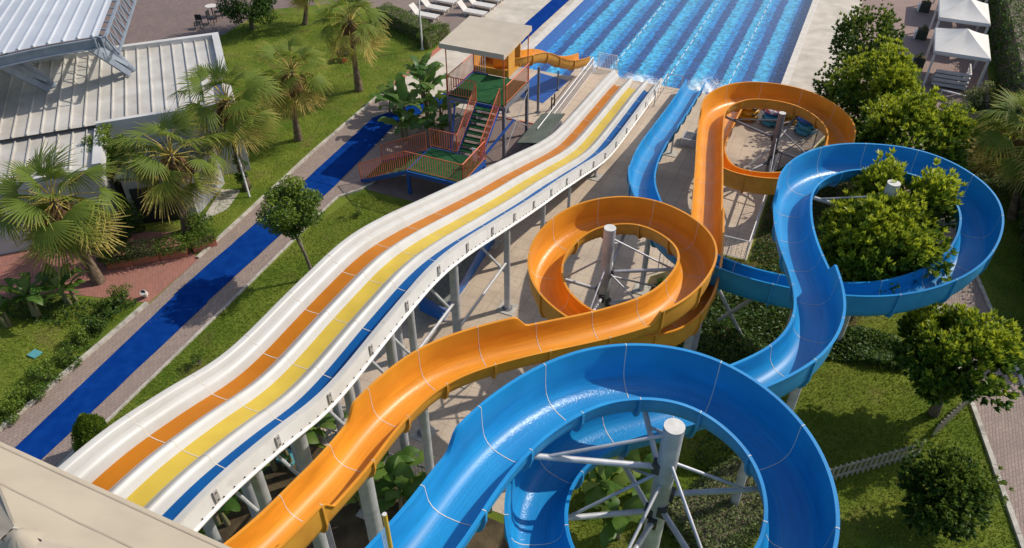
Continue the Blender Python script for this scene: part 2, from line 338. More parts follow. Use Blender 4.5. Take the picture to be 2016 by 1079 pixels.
def rawmesh(name, V, F, mat_, parent=None, tint=None, k=None, smooth=False):
    """numpy mesh of faces with k corners"""
    V = np.asarray(V, np.float32); F = np.asarray(F, np.int32); k = F.shape[1]
    off = parent_loc(parent); V = V - np.array(off, np.float32)
    me = bpy.data.meshes.new(name); me.vertices.add(len(V)); me.vertices.foreach_set('co', V.ravel())
    me.loops.add(F.size); me.loops.foreach_set('vertex_index', F.ravel())
    me.polygons.add(len(F)); me.polygons.foreach_set('loop_start', np.arange(0, F.size, k, dtype=np.int32))
    me.polygons.foreach_set('loop_total', np.full(len(F), k, np.int32))
    me.update(calc_edges=True); me.validate()
    me.materials.append(mat_)
    if tint is not None:
        a = me.attributes.new('tint', 'FLOAT', 'POINT'); a.data.foreach_set('value', np.asarray(tint, np.float32))
    if smooth: me.shade_smooth()
    o = bpy.data.objects.new(name, me); COL.objects.link(o)
    if parent: o.parent = parent
    return o

# ---------------------------------------------------------------- foliage
def leaves(C, N, size, aspect=.5, tint=None, cup=.18):
    """diamond leaves: centres C, facing N"""
    n = len(C); N = N/np.linalg.norm(N, axis=1, keepdims=True)
    r = rng.normal(size=(n,3)); T = r-(r*N).sum(1, keepdims=True)*N; T /= np.linalg.norm(T, axis=1, keepdims=True)
    B = np.cross(N, T); s = (size*rng.uniform(.7,1.3,n))[:,None] if np.isscalar(size) else (size*rng.uniform(.75,1.25,n))[:,None]
    V = np.stack([C-T*s*.5, C+B*s*aspect*.5+N*s*cup, C+T*s*.5, C-B*s*aspect*.5+N*s*cup], 1).reshape(-1,3)
    F = np.arange(4*n).reshape(-1,4)
    t = np.repeat(tint if tint is not None else rng.uniform(0,1,n), 4)
    return V, F, t
def rosettes(P, A, T, size, k=9, aspect=.42):
    """whorls of leaves spreading from shoot tips P along axes A"""
    n = len(P); A = A/np.linalg.norm(A, axis=1, keepdims=True); P = np.repeat(P,k,0); A = np.repeat(A,k,0); T = np.repeat(T,k)
    r = rng.normal(size=P.shape); q = r-(r*A).sum(1, keepdims=True)*A; q /= np.linalg.norm(q, axis=1, keepdims=True)
    sp = rng.uniform(.25,1.25,len(P))[:,None]; D = A+q*sp; D /= np.linalg.norm(D, axis=1, keepdims=True)
    B = np.cross(D, q); B /= np.linalg.norm(B, axis=1, keepdims=True)+1e-6; N = np.cross(B, D)
    s_ = (size*rng.uniform(.75,1.3,len(P)))[:,None]
    V = np.stack([P, P+D*s_*.45+B*s_*aspect*.5, P+D*s_-N*s_*.10, P+D*s_*.45-B*s_*aspect*.5], 1).reshape(-1,3)
    tt = np.clip(T+.10*rng.normal(size=len(P)),0,1); tt = np.stack([tt-.05,tt,tt+.10,tt],1).ravel()
    return V, np.arange(4*len(P)).reshape(-1,4), np.clip(tt,0,1)
def sphere_dirs(n):
    d = rng.normal(size=(n,3)); return d/np.linalg.norm(d, axis=1, keepdims=True)
def crown_points(center, rad, nclump, nleaf, clump_r=.45, flat=1.0, up=.3, spiky=0.0, shell=.55, lean=None):
    """clumps spread through an ellipsoid, each a loose ball of leaves; gaps between clumps stay open"""
    c = np.array(center); rad = np.array(rad)
    d = sphere_dirs(nclump); rr = (rng.uniform(shell, 1, nclump)**.8)[:,None]
    cc = c + d*rad*rr
    cr = clump_r*rng.uniform(.6,1.25,nclump)
    per = np.maximum(4,(nleaf*cr**2/np.sum(cr**2)).astype(int))
    P=[];Nn=[];T=[]
    for i in range(nclump):
        q = sphere_dirs(per[i]); q[:,2] = q[:,2]*.85+.12
        rl = rng.uniform(.35,1.08,per[i])[:,None]**.6
        p = cc[i]+q*cr[i]*rl*np.array([1,1,.85])
        if spiky:
            k = rng.random(per[i]) < spiky
            p[k] += np.array([0,0,1])*rng.uniform(0,.80,k.sum())[:,None]*cr[i]*1.3
        P.append(p); nn = q*.6+rng.normal(size=q.shape)*.55; nn[:,2] += up; Nn.append(nn)
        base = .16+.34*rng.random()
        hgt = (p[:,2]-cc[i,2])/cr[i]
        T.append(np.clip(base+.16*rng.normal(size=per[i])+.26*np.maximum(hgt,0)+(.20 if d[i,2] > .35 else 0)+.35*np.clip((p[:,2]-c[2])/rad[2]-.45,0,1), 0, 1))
    return np.concatenate(P), np.concatenate(Nn), np.concatenate(T), cc
def tree(name, label, base, center, rad, nclump, nleaf, m, size=.13, clump_r=.5, trunk_r=.09, cat='tree', group=None, spiky=.0, aspect=.5, bark='bark2', limbs=8, shell=.5, extra=None, tshift=0.0):
    base = Vector(base); t = thing(name, label, cat, base, group)
    P, N, T, cc = crown_points(center, rad, nclump, nleaf, clump_r, spiky=spiky, shell=shell)
    if extra:
        for (c2, r2, nc2, nl2) in extra:
            p2, n2, t2, c22 = crown_points(c2, r2, nc2, nl2, clump_r, spiky=spiky, shell=shell)
            P = np.concatenate([P,p2]); N = np.concatenate([N,n2]); T = np.concatenate([T,t2]); cc = np.concatenate([cc,c22])
    if spiky >= .3:
        pick = rng.random(len(P)) < 1/6.6; ax = N[pick]*.5+(P[pick]-np.array(center))/np.array(rad)*.9+np.array([0,0,.45])
        V, F, tt = rosettes(P[pick], ax, np.clip(T[pick]+tshift,0,1), size*1.25)
    else:
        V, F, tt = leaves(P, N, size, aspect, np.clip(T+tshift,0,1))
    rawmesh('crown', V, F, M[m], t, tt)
    b = MB(); c = Vector(center); fork = base.lerp(Vector((c.x,c.y,max(base.z+.25,c.z-rad[2]*.75))), .92)
    mid = base.lerp(fork, .5)+Vector((random.uniform(-.06,.06), random.uniform(-.06,.06), 0))
    b.path([base-Vector((0,0,.05)), mid, fork], [trunk_r*1.25, trunk_r, trunk_r*.85], 9)
    idx = rng.choice(len(cc), min(limbs,len(cc)), replace=False)
    for i in idx:
        e = Vector(cc[i]); m2 = fork.lerp(e, .5)+Vector((random.uniform(-.12,.12), random.uniform(-.12,.12), .08))
        b.path([fork, m2, e], [trunk_r*.6, trunk_r*.36, trunk_r*.12], 6)
    b.build('trunk', M[bark], t, smooth=60)
    return t
def shrub(name, label, c, rad, nleaf, m, size=.07, group=None, cat='shrub', nclump=14, clump_r=None, aspect=.55, parent=None):
    P, N, T, cc = crown_points((c[0],c[1],c[2]+rad[2]*.75), rad, nclump, nleaf, clump_r or min(rad)*.55, shell=.35)
    P[:,2] = np.maximum(P[:,2], c[2]+.02)
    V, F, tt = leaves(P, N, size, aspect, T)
    if parent: return rawmesh(name, V, F, M[m], parent, tt)
    t = thing(name, label, cat, Vector(c), group)
    rawmesh('foliage', V, F, M[m], t, tt)
    b = MB()
    for i in range(5):
        e = Vector(cc[i % len(cc)]); b.path([Vector(c)-Vector((0,0,.03)), Vector(c).lerp(e,.55), e], [.02,.014,.006], 5)
    b.build('stem', M['bark2'], t, smooth=60)
    return t
def boxfoliage(poly_fn, n, size, m, name, parent, aspect=.55, lo=.1, hi=.75):
    P, N = poly_fn(n); T = np.clip(rng.normal((lo+hi)/2, .2, len(P)), 0, 1)
    V, F, tt = leaves(P, N, size, aspect, T); return rawmesh(name, V, F, M[m], parent, tt)
def obox_points(a, b, wdt, h, z0=0.0, jit=.05, lumps=.06):
    """points on the skin of an upright hedge block from a to b"""
    a = np.array(a[:2]); b = np.array(b[:2]); d = b-a; L = np.linalg.norm(d); d /= L; q = np.array([-d[1], d[0]])
    def fn(n):
        A = np.array([L*h, L*h, L*wdt, wdt*h, wdt*h]); k = rng.choice(5, n, p=A/A.sum())
        u = rng.uniform(0,L,n); v = rng.uniform(-wdt/2,wdt/2,n); z = rng.uniform(0,h,n)
        N = np.zeros((n,3))
        v = np.where(k==0,-wdt/2,np.where(k==1,wdt/2,v)); z = np.where(k==2,h,z); u = np.where(k==3,0,np.where(k==4,L,u))
        nl = np.zeros((n,3)); nl[k==0] = (0,-1,0.2); nl[k==1] = (0,1,.2); nl[k==2] = (0,0,1); nl[k==3] = (-1,0,.2); nl[k==4] = (1,0,.2)
        ph = np.sin(u*3.1+z*2)*np.cos(v*4+z*3+1)+np.sin(u*7.3+v*5+z*6)*.6
        dep = lumps*ph + rng.normal(0,jit,n)
        u = u+nl[:,0]*dep; v = v+nl[:,1]*dep; z = np.maximum(z+np.maximum(nl[:,2],0)*dep, .01)
        P = np.stack([a[0]+d[0]*u+q[0]*v, a[1]+d[1]*u+q[1]*v, z0+z], 1)
        N[:,0] = nl[:,0]*d[0]+nl[:,1]*q[0]; N[:,1] = nl[:,0]*d[1]+nl[:,1]*q[1]; N[:,2] = nl[:,2]
        N = N*.7+rng.normal(size=(n,3))*.5
        return P, N
    return fn
def hedge(name, label, a, b, wdt, h, n, m='hedge', size=.08, group=None, lumps=.06, jit=.05):
    mid = (Vector((a[0],a[1],0))+Vector((b[0],b[1],0)))/2
    t = thing(name, label, 'hedge', mid, group)
    boxfoliage(obox_points(a, b, wdt, h, 0, jit, lumps), n, size, m, 'foliage', t)
    # dense twiggy core just under the skin
    d = (Vector((b[0],b[1]))-Vector((a[0],a[1]))).normalized(); q = Vector((-d.y, d.x))*(wdt/2-.1)
    a2 = Vector((a[0],a[1]))+d*.1; b2 = Vector((b[0],b[1]))-d*.1
    MB().prism([a2+q, a2-q, b2-q, b2+q], 0, h-.1).build('twig_core', M['bark2'], t)
    return t

# fan palm -------------------------------------------------------
def fan_blade(L, spread, droop, nseg=26, tipy=.95, old=0.0):
    """pleated fan in local space: hub at origin, fan opens along +X, normal +Z"""
    V = []; F = []; T = []
    for i in range(nseg):
        t = (i+.5)/nseg*2-1; an = t*spread/2; ha = spread/nseg/2*.98
        Ls = L*(1-.22*abs(t)**2)*random.uniform(.80,1.10)
        kink = random.uniform(.7,1.3)
        for j, (rr, wf) in enumerate(((.06,1),(.46,.98),(.76,.46),(1.0,.05))):
            r_ = Ls*rr; z = -droop*L*max(0,rr-.40)**1.5*2.0*kink*random.uniform(.7,1.3) - .10*L*abs(t)*rr
            for sgn in (-1, 0, 1):
                a = an+ha*wf*sgn; V.append((r_*math.cos(a), r_*math.sin(a), z+(.022*L*rr*wf if sgn == 0 else 0)))
                T.append(min(1, old*.75+.18+.12*random.random()+(tipy*max(0,rr-.6)*1.3)))
        o = len(V)-12
        for j in range(3):
            for k in range(2): F.append((o+j*3+k, o+j*3+k+1, o+(j+1)*3+k+1, o+(j+1)*3+k))
    return np.array(V), np.array(F), np.array(T)
def palm(label, base, top, nfr=34, pet=1.0, blade=1.05, group='fan palms', trunk_r=.17, seedtint=0.0):
    base = Vector(base); top = Vector(top); t = thing('fan_palm', label, 'palm tree', base, group)
    VV=[];FF=[];TT=[];o=0; b = MB()
    VD=[];FD=[];TD=[];od=0
    ga = math.pi*(3-math.sqrt(5))
    for i in range(nfr):
        a = (i+.5)/nfr; az = i*ga+random.uniform(-.25,.25)
        el = R(80-a*122+random.uniform(-14,14)); pl = pet*random.uniform(.8,1.1)*(.65+.45*min(1,a*2.5))
        h = Vector((math.cos(az), math.sin(az), 0))
        p0 = top+h*.06+Vector((0,0,.12-.35*a))
        d0 = h*math.cos(el)+Vector((0,0,math.sin(el)))
        el1 = el-R(12+20*a); d1 = h*math.cos(el1)+Vector((0,0,math.sin(el1)))
        p1 = p0+d0*pl*.5; p2 = p1+d1*pl*.5
        b.path([p0,p1,p2], [.028,.020,.014], 5)
        el2 = el1-R(6+16*a+random.uniform(-8,14)); dx = h*math.cos(el2)+Vector((0,0,math.sin(el2)))
        roll = random.uniform(-.75,.75)
        side = Vector((-h.y, h.x, 0)); nz = dx.cross(side)*-1
        if nz.z < 0 and el2 > -1.2: nz = -nz
        side = nz.cross(dx)
        s2 = side*math.cos(roll)+nz*math.sin(roll); n2 = nz*math.cos(roll)-side*math.sin(roll)
        old = max(0, a-.50)*1.7*random.uniform(.1,1.3)
        v, f, tn = fan_blade(blade*random.uniform(.82,1.1)*(.75+.3*min(1,a*3)), R(random.uniform(140,205)), random.uniform(.15,.55)*(.4+a), old=old)
        W_ = np.array([dx, s2, n2]); v = v@W_+np.array(p2)
        VV.append(v); FF.append(f+o); TT.append(np.clip(tn+seedtint,0,1)); o += len(v)
    for i in range(22):                      # dead fronds hanging against the trunk
        az = random.uniform(0, 6.28); h = Vector((math.cos(az), math.sin(az), 0)); p2 = top+h*random.uniform(.18,.55)-Vector((0,0,random.uniform(.10,.70)))
        dx = (h*random.uniform(.15,.75)-Vector((0,0,1))).normalized(); side = Vector((-h.y,h.x,0)); n2 = dx.cross(side)
        v, f, tn = fan_blade(blade*random.uniform(.5,.75), R(90), .3, nseg=14)
        v = v@np.array([dx, side, n2])+np.array(p2); VD.append(v); FD.append(f+od); TD.append(tn); od += len(v)
    rawmesh('crown', np.concatenate(VV), np.concatenate(FF), M['palm'], t, np.concatenate(TT))
    rawmesh('dead_fronds', np.concatenate(VD), np.concatenate(FD), M['thatch'], t, np.concatenate(TD))
    b.build('leaf_stalks', M['yellowstalk'], t, smooth=60)
    tb = MB(); n = 26; pts=[]; rs=[]
    bow = Vector((random.uniform(-.08,.08), random.uniform(-.08,.08), 0))
    for k in range(n+1):
        u = k/n; pts.append(base.lerp(top, u)+bow*math.sin(u*math.pi)+Vector((0,0,-.05 if k == 0 else 0)))
        rs.append(trunk_r*(1.35-.5*min(1,u*3)-.10*u)*(1.05 if k % 2 else .96))
    tb.path(pts, rs, 12); tb.build('trunk', M['bark'], t, smooth=70)
    return t
M['yellowstalk'] = mat('leaf_stalks', (.34,.30,.06), .6, (.42,.27,.05), 2, 4)

def banana(label, base, nl=9, L=1.5, h=1.2, group='banana plants', tilt=0.0):
    base = Vector(base); t = thing('banana_plant', label, 'banana plant', base, group)
    b = MB(); V=[];F=[];T=[]
    nst = 3 if nl > 8 else 2
    for s_ in range(nst):
        hh = h*random.uniform(.7,1.1); ang = random.uniform(0,6.28); rr = random.uniform(.0,.35) if s_ else 0
        bb = base+Vector((math.cos(ang)*rr, math.sin(ang)*rr, 0)); tp = bb+Vector((random.uniform(-.1,.1), random.uniform(-.1,.1), hh))
        b.path([bb-Vector((0,0,.05)), bb.lerp(tp,.5), tp], [.085,.07,.04], 8)
        k_ = max(3, nl//nst+(1 if s_ == 0 else 0))
        for i in range(k_):
            az = i*2.4+random.uniform(-.4,.4)+s_; el = R(random.uniform(38,82)); Lf = L*random.uniform(.7,1.1); wd = Lf*.17*random.uniform(.85,1.15)
            hd = Vector((math.cos(az), math.sin(az), 0)); sd_ = Vector((-hd.y, hd.x, 0)); p = tp.copy(); ns = 12; o = len(V)
            tint = random.uniform(.15,.75); dr = random.uniform(R(55),R(110)); rl = random.uniform(-.5,.5)
            for j in range(ns+1):
                u = j/ns; e = el-dr*u**1.4; d = hd*math.cos(e)+Vector((0,0,math.sin(e)))
                if j: p = p+d*(Lf/ns)
                w_ = wd*(0.06 if u < .14 else min(1, (u-.10)*4.5)*(1-max(0,(u-.62)/.38)**2.2))+.004
                nrm = sd_.cross(d); s2 = sd_*math.cos(rl)+nrm*math.sin(rl)
                for sg in (-1,0,1):
                    tear = random.uniform(.78,1.04) if sg else 0
                    V.append(p+s2*sg*w_*tear+nrm*abs(sg)*w_*(.25 if u < .7 else -.15)); T.append(min(1, tint+(.12 if sg == 0 else random.uniform(-.06,.1))))
            for j in range(ns):
                if random.random() < .10 and j > 3: 
                    F.append((o+j*3, o+j*3+1, o+(j+1)*3+1, o+(j+1)*3)); continue
                for k in range(2): F.append((o+j*3+k, o+j*3+k+1, o+(j+1)*3+k+1, o+(j+1)*3+k))
    rawmesh('leaves', np.array([tuple(v) for v in V]), np.array(F), M['banana'], t, np.array(T))
    b.build('stem', M['stemg'], t, smooth=60)
    return t

# ---------------------------------------------------------------- setting: the ground
GZ = .004
PX0, PX1, PY0, PY1 = -18.0, -2.43, 41.3, 92.0
gb = MB()
for x0,x1,y0,y1 in ((-400,PX0,PY0,PY1),(PX1,400,PY0,PY1),(-400,400,-200,PY0),(-400,400,PY1,700)):
    gb.sheet([(x0,y0),(x1,y0),(x1,y1),(x0,y1)], -.006)
struct('ground', gb, M['lawn'])
pb = MB().box(PX0-.2, PX1+.2, PY0-.2, PY1+.2, -1.35, -1.15)
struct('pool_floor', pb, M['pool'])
pw = MB(); pw.box(PX0-.2,PX0,PY0-.2,PY1+.2,-1.15,-.008); pw.box(PX1,PX1+.2,PY0-.2,PY1+.2,-1.15,-.008); pw.box(PX0,PX1,PY0-.2,PY0,-1.15,-.008); pw.box(PX0,PX1,PY1,PY1+.2,-1.15,-.008)
struct('pool_wall', pw, M['siding'])
struct('pool_water', MB().sheet([(PX0,PY0),(PX1,PY0),(PX1,PY1),(PX0,PY1)], -.10), M['water'])
struct('pool_ledge', MB().prism([(-14.4,PY0),(PX1,PY0),(PX1,42.3),(-11.9,42.3),(-11.9,43.25),(-14.4,43.25)], -1.15, .002), M['deck'])
struct('pool_deck', MB().sheet([(-13.1,11.9),(-4.6,11.9),(-4.6,24.6),(-2.2,27.3),(-1.15,27.3),(-1.15,35.2),(.3,38.2),(1.1,41.3),(PX1,41.3),(-18,41.3),(-18,34.8),(-12.2,34.8),(-12.2,25.4),(-13.1,25.4)], .002), M['deck'])
struct('concrete_walk', MB().sheet([(PX1+.42,41.3),(1.1,41.3),(.9,92),(PX1+.42,92)], .003), M['deck_pale'])
struct('concrete_terrace', MB().sheet([(-23.45,34.85),(-18.0,34.85),(-18.0,92),(-23.45,92)], .003), M['deck_pale'])
struct('pool_coping', MB().box(PX1,PX1+.42,41.3,92,-.02,.03).box(PX0-.55,PX0,41.3,92,-.02,.03), M['coping'])
struct('earth_floor', MB().sheet([(-18.9,25.5),(-12.2,25.5),(-12.2,34.8),(-19.9,34.8)], .001), M['plaza'])
PL = [(-22.02,4),(-22.08,9.2),(-22.28,14.9),(-22.5,18),(-22.78,21.6),(-23.27,27.7),(-23.55,34.85)]
PR = [(-19.1,4),(-19.2,10),(-19.42,16),(-19.65,20.6),(-19.8,23.4),(-19.8,24.4),(-19.2,25.3),(-18.9,26.2),(-19.3,30),(-19.9,34.85)]
struct('path', MB().sheet(PL+PR[::-1], .004), M['paver'])
def kerbline(pts, wdt, h, jit=0):
    b = MB()
    for a, c in zip(pts[:-1], pts[1:]):
        a = Vector((a[0],a[1],0)); c = Vector((c[0],c[1],0)); L = (c-a).length; n = max(1,round(L/.62))
        for i in range(n):
            p = a.lerp(c, i/n); q = a.lerp(c, (i+.985)/n); hh = h+random.uniform(-jit,jit)
            off = Vector((random.uniform(-jit,jit), 0, 0))
            b.beam(p+off+Vector((0,0,hh/2-.03)), q+off+Vector((0,0,hh/2-.03)), wdt, hh+.06)
    return b
struct('kerb', kerbline([(-22.09,4),(-22.15,9.2),(-22.35,14.9)], .15, .11, .008), M['kerb'])
struct('kerb', kerbline([(-22.57,18),(-22.85,21.6),(-23.34,27.7),(-23.62,34.85)], .14, .09, .006), M['kerb'])
struct('kerb', kerbline([(x+.04,y) for x,y in PR[:8]], .09, .07, .004), M['kerb'])
struct('tile_border', MB().sheet([(-23.78,34.85),(-23.45,34.85),(-23.45,45),(-23.85,45)], .005), M['terra'])
struct('tile_border', MB().box(-17.2,-12.2,34.74,34.84,-.01,.05), M['terra'])
struct('lounge_paving', MB().sheet([(-23.42,45),(-23.85,45),(-24.6,43.9),(-29.3,45.6),(-50,52),(-50,92),(-23.42,92)], .008), M['lounge'])
pz = [at(390,110),at(430,74),at(476,46)]
struct('plaza_paving', MB().sheet([(-80,20),(-44,26),(pz[0].x,pz[0].y),(pz[1].x,pz[1].y),(pz[2].x,pz[2].y),(-38.2,43),(-33.2,47.2),(-30.6,47),(-30.4,75),(-80,75)], .002), M['plaza'])
struct('brick_paving', MB().sheet([(-36,6),(-29.5,10.8),(-26.4,13.9),(-22.35,14.95),(-22.5,18.0),(-25.0,19.0),(-30,17),(-36,14)], .003), M['redbrick'])
def XL(Y): return 7.58-.223*(Y-21.82)
def XR(Y): return 7.78-.222*(Y-29.5)
struct('path', MB().sheet([(XL(4),4),(XR(4),4),(XR(43),43),(XL(43),43)], .003), M['paver'])
struct('kerb', kerbline([(XL(4)-.07,4),(XL(41)-.07,41)], .15, .10, .006), M['kerb'])
struct('kerb', kerbline([(XR(4)+.07,4),(XR(41)+.07,41)], .13, .09, .006), M['kerb'])
struct('tent_paving', MB().sheet([(.95,43.5),(2.6,42.2),(4.6,42),(8.9,46),(9.3,92),(.95,92)], .006), brick('tent_pavers', (.34,.225,.19),(.29,.20,.17),(.18,.14,.12),.42,.21,.014,.9,0,.5,(.5,(.2,.15,.13)),.3))
struct('soil_bed', MB().sheet([(-13.0,3),(-3.6,3),(-4.2,11.6),(-13.1,11.8)], -.002), M['soil'])
struct('soil_bed', MB().sheet([(-1.05,27.25),(3.6,26.6),(3.4,35),(1.4,41.2),(1.15,41.2),(.32,38.1),(-1.05,35.2)], -.0025), M['soil'])
struct('soil_bed', MB().sheet([(-4.55,18.4),(.4,19.3),(1.6,22.4),(3.4,24.5),(3.6,26.6),(-1.1,27.2),(-2.2,27.2),(-4.55,24.6)], -.0025), M['soil'])

# blue carpet runners
def carpet(label, quad, z=.02):
    b = MB(); q = [Vector((p[0],p[1],0)) for p in quad]; n = 14
    vs=[];fs=[]
    for i in range(n+1):
        l_ = q[0].lerp(q[3], i/n); r_ = q[1].lerp(q[2], i/n); j = random.uniform(-.012,.012)
        for k in range(5):
            p = l_.lerp(r_, k/4); vs.append((p.x+j, p.y, z+random.uniform(0,.010)))
    for i in range(n):
        for k in range(4): fs.append((i*5+k, i*5+k+1, (i+1)*5+k+1, (i+1)*5+k))
    b.add(vs, fs); o = b.build('carpet_runner', M['carpet'], smooth=60)
    return tag(o, label, 'carpet', 'blue carpet runners along the path')
carpet('long blue carpet runner on the paver path running up from the bottom left', [(-20.75,4.5),(-19.7,4.5),(-20.22,15.9),(-21.75,15.9)])
bpy.data.objects['carpet_runner'].data.vertices  # first runner widens up the slope like the path
carpet('middle blue carpet runner on the path behind the small round tree', [(-21.78,15.75),(-20.25,15.75),(-20.44,25.2),(-22.05,25.2)], .032)
carpet('dark blue carpet runner on the path beside the red stair railing', [(-22.05,25.05),(-20.42,25.05),(-20.95,31.9),(-22.45,31.9)], .044)
carpet('rumpled bright blue carpet piece half hidden by the banana plants', [(-22.5,31.7),(-21.1,31.7),(-18.6,36.4),(-19.6,37.3)], .058)
carpet('blue carpet runner on the pale terrace along the left edge of the pool', [(-20.1,37.2),(-19.0,36.6),(-18.95,60),(-20.2,60)], .03)

# ---------------------------------------------------------------- the multi-lane slide
RIM = [(42.4,.40),(40,.62),(37,.75),(34.6,.88),(33,1.0),(32,1.15),(30.2,1.62),(28.3,2.25),(26.7,2.75),(25,3.3),(23.3,3.78),(21.8,4.25),(19.05,5.15),(17.1,5.80),(15.5,6.25),(14.3,6.43),(13,6.44),(11.9,6.45),(10.4,6.4),(9.4,6.44),(8.7,6.6),(7.9,6.90),(6.8,7.18),(6,7.38),(5,7.46),(4,7.48),(2.6,7.50)]
_yy = np.array([r[0] for r in RIM])[::-1]; _zz = np.array([r[1] for r in RIM])[::-1]
ys = np.linspace(2.6, 42.4, 320); zs = np.interp(ys, _yy, _zz)
kern = np.exp(-.5*(np.arange(-9,10)/3.6)**2); kern /= kern.sum(); zs = np.convolve(np.pad(zs,9,mode='edge'), kern, 'valid')
SX = -11.98
# across: x from the left rim, height below the rim, material of the strip to the next point
PROF = [(-.03,-.14,0),(-.03,.0,0),(.10,.0,0),(.15,-.05,0),(.19,-.20,0),(.32,-.235,0),(.37,-.32,0),(.43,-.495,1),(.66,-.515,1),(.875,-.50,0),(.92,-.475,0),(1.0,-.405,0),(1.012,-.385,0),(1.12,-.295,0),(1.16,-.275,0),(1.20,-.285,0),(1.27,-.39,0),(1.355,-.495,2),(1.59,-.515,2),(1.805,-.50,0),(1.85,-.475,0),(1.93,-.405,0),(1.942,-.385,0),(2.05,-.295,0),(2.09,-.275,0),(2.13,-.285,0),(2.20,-.39,0),(2.285,-.495,3),(2.50,-.515,3),(2.735,-.50,0),(2.79,-.38,0),(2.87,-.10,0),(2.92,0,0),(3.05,0,0),(3.07,-.04,0)]
def sweep(name, strips, m, parent, smooth=50):
    b = MB()
    for st in strips:
        n = len(st); vs = [(SX+x, ys[i], zs[i]+h) for i in range(len(ys)) for x,h in st]
        b.add(vs, [(i*n+k, i*n+k+1, (i+1)*n+k+1, (i+1)*n+k) for i in range(len(ys)-1) for k in range(n-1)])
    return b.build(name, m, parent, smooth=smooth)
multi = thing('multilane_slide', 'white slide with orange, yellow and blue lanes running side by side down to the pool', 'water slide', (SX+1.54, 2.6, 0))
runs=[]; cur=[]
wh=[]; ln={1:None,2:None,3:None}
i=0
while i < len(PROF)-1:
    mi=PROF[i][2]; j=i
    while j < len(PROF)-1 and PROF[j][2]==mi: j+=1
    pts=[(p[0],p[1]) for p in PROF[i:j+1]]
    if mi==0: wh.append(pts)
    else: ln[mi]=pts
    i=j
sweep('slide_bed', wh, M['white'], multi)
for k, nm in ((1,'lane_o'),(2,'lane_y'),(3,'lane_b')):
    o = sweep('lane', [ln[k]], M[nm], multi); o['label'] = {1:'orange lane',2:'yellow lane',3:'blue lane'}[k]
# outer skirt, bolts and underside
b = MB()
n = len(ys)
sk_ = [(3.07,-.04),(3.075,-.50),(3.12,-.53),(3.12,-.57),(3.0,-.57)]
b.add([(SX+x, ys[i], zs[i]+h) for i in range(n) for x,h in sk_], [(i*5+k,i*5+k+1,(i+1)*5+k+1,(i+1)*5+k) for i in range(n-1) for k in range(4)])
sk2 = [(3.0,-.57),(2.7,-.54),(.47,-.54),(.05,-.5),(-.03,-.14)]
b.add([(SX+x, ys[i], zs[i]+h) for i in range(n) for x,h in sk2], [(i*5+k,i*5+k+1,(i+1)*5+k+1,(i+1)*5+k) for i in range(n-1) for k in range(4)])
for y in np.arange(5, 41.5, .30):
    z = float(np.interp(y, ys, zs)); b.tube((SX+3.075,y,z-.44),(SX+3.10,y,z-.44), .018, n=6, mi=1)
for y0 in (2.6, 42.4):
    z = float(np.interp(y0, ys, zs)); s_ = -.004 if y0 < 10 else .004
    b.add([(SX+p[0], y0+s_, z+p[1]) for p in PROF]+[(SX+x, y0+s_, z+h) for x,h in sk_[1:]+sk2], [tuple(range(len(PROF)+9))])
b.build('outer_skirt', [M['white_skirt'], M['dark']], multi, smooth=40)
# joints between the moulded sections: a thin raised bead right across
M['joint'] = mat('joint_filler', (.62,.55,.46), .6)
for y in np.arange(6.55, 41, 1.83):
    vs=[]; 
    for dy in (-.010,.010):
        z=float(np.interp(y+dy, ys, zs)); vs += [(SX+p[0], y+dy, z+p[1]+.006) for p in PROF]
    k=len(PROF); MB().add(vs, [(q,q+1,k+q+1,k+q) for q in range(k-1)]).build('joint_bead', M['joint'], multi)
for y in np.arange(5.75, 41.4, 1.83):
    z = float(np.interp(y, ys, zs))
    MB().box(SX+3.08,SX+3.11,y-.055,y+.055,z-.40,z-.06).tube((SX+3.11,y,z-.12),(SX+3.125,y,z-.12),.02,n=6,mi=1).tube((SX+3.11,y,z-.34),(SX+3.125,y,z-.34),.02,n=6,mi=1).build('joint_plate', [M['plate'], M['dark']], multi)
def post(x, y, ztop, r, parent, m='steel', pad=True, base=0, name='support_post'):
    b = MB().tube((x,y,base-.02),(x,y,ztop), r, n=16, capmi=1)
    if pad: b.box(x-.35,x+.35,y-.35,y+.35,-.02,.035,2); b.tube((x,y,.03),(x,y,.06),r*1.8,n=12,mi=1)
    return b.build(name, [M[m], M['steel_dk'], M['pad']], parent, smooth=40)
for y, r in ((7.0,.15),(8.45,.17),(10.43,.13),(12.5,.15),(13.63,.12),(16.3,.15),(20.4,.12),(24.0,.10),(27.2,.07),(31.0,.06)):
    z = float(np.interp(y, ys, zs))-.57
    for x in (-9.2,-11.6):
        post(x, y, z, r, multi)
    MB().beam((-11.75,y,z-.06),(-8.95,y,z-.06), .10,.12).build('cross_beam', M['steel'], multi)
    if y < 22: MB().tube((-11.6,y,z-.2),(-9.2,y,max(.6,z-2.4)),.05,n=8).build('brace', M['steel'], multi, smooth=40)
for y0,y1 in ((7.0,8.45),(10.43,12.5),(13.63,16.3),(16.3,20.4)):
    z = min(float(np.interp(y0, ys, zs)), float(np.interp(y1, ys, zs)))-2.0
    MB().tube((-9.2,y0,z-.35),(-9.2,y1,z-.35),.055,n=8).build('brace', M['steel'], multi, smooth=40)

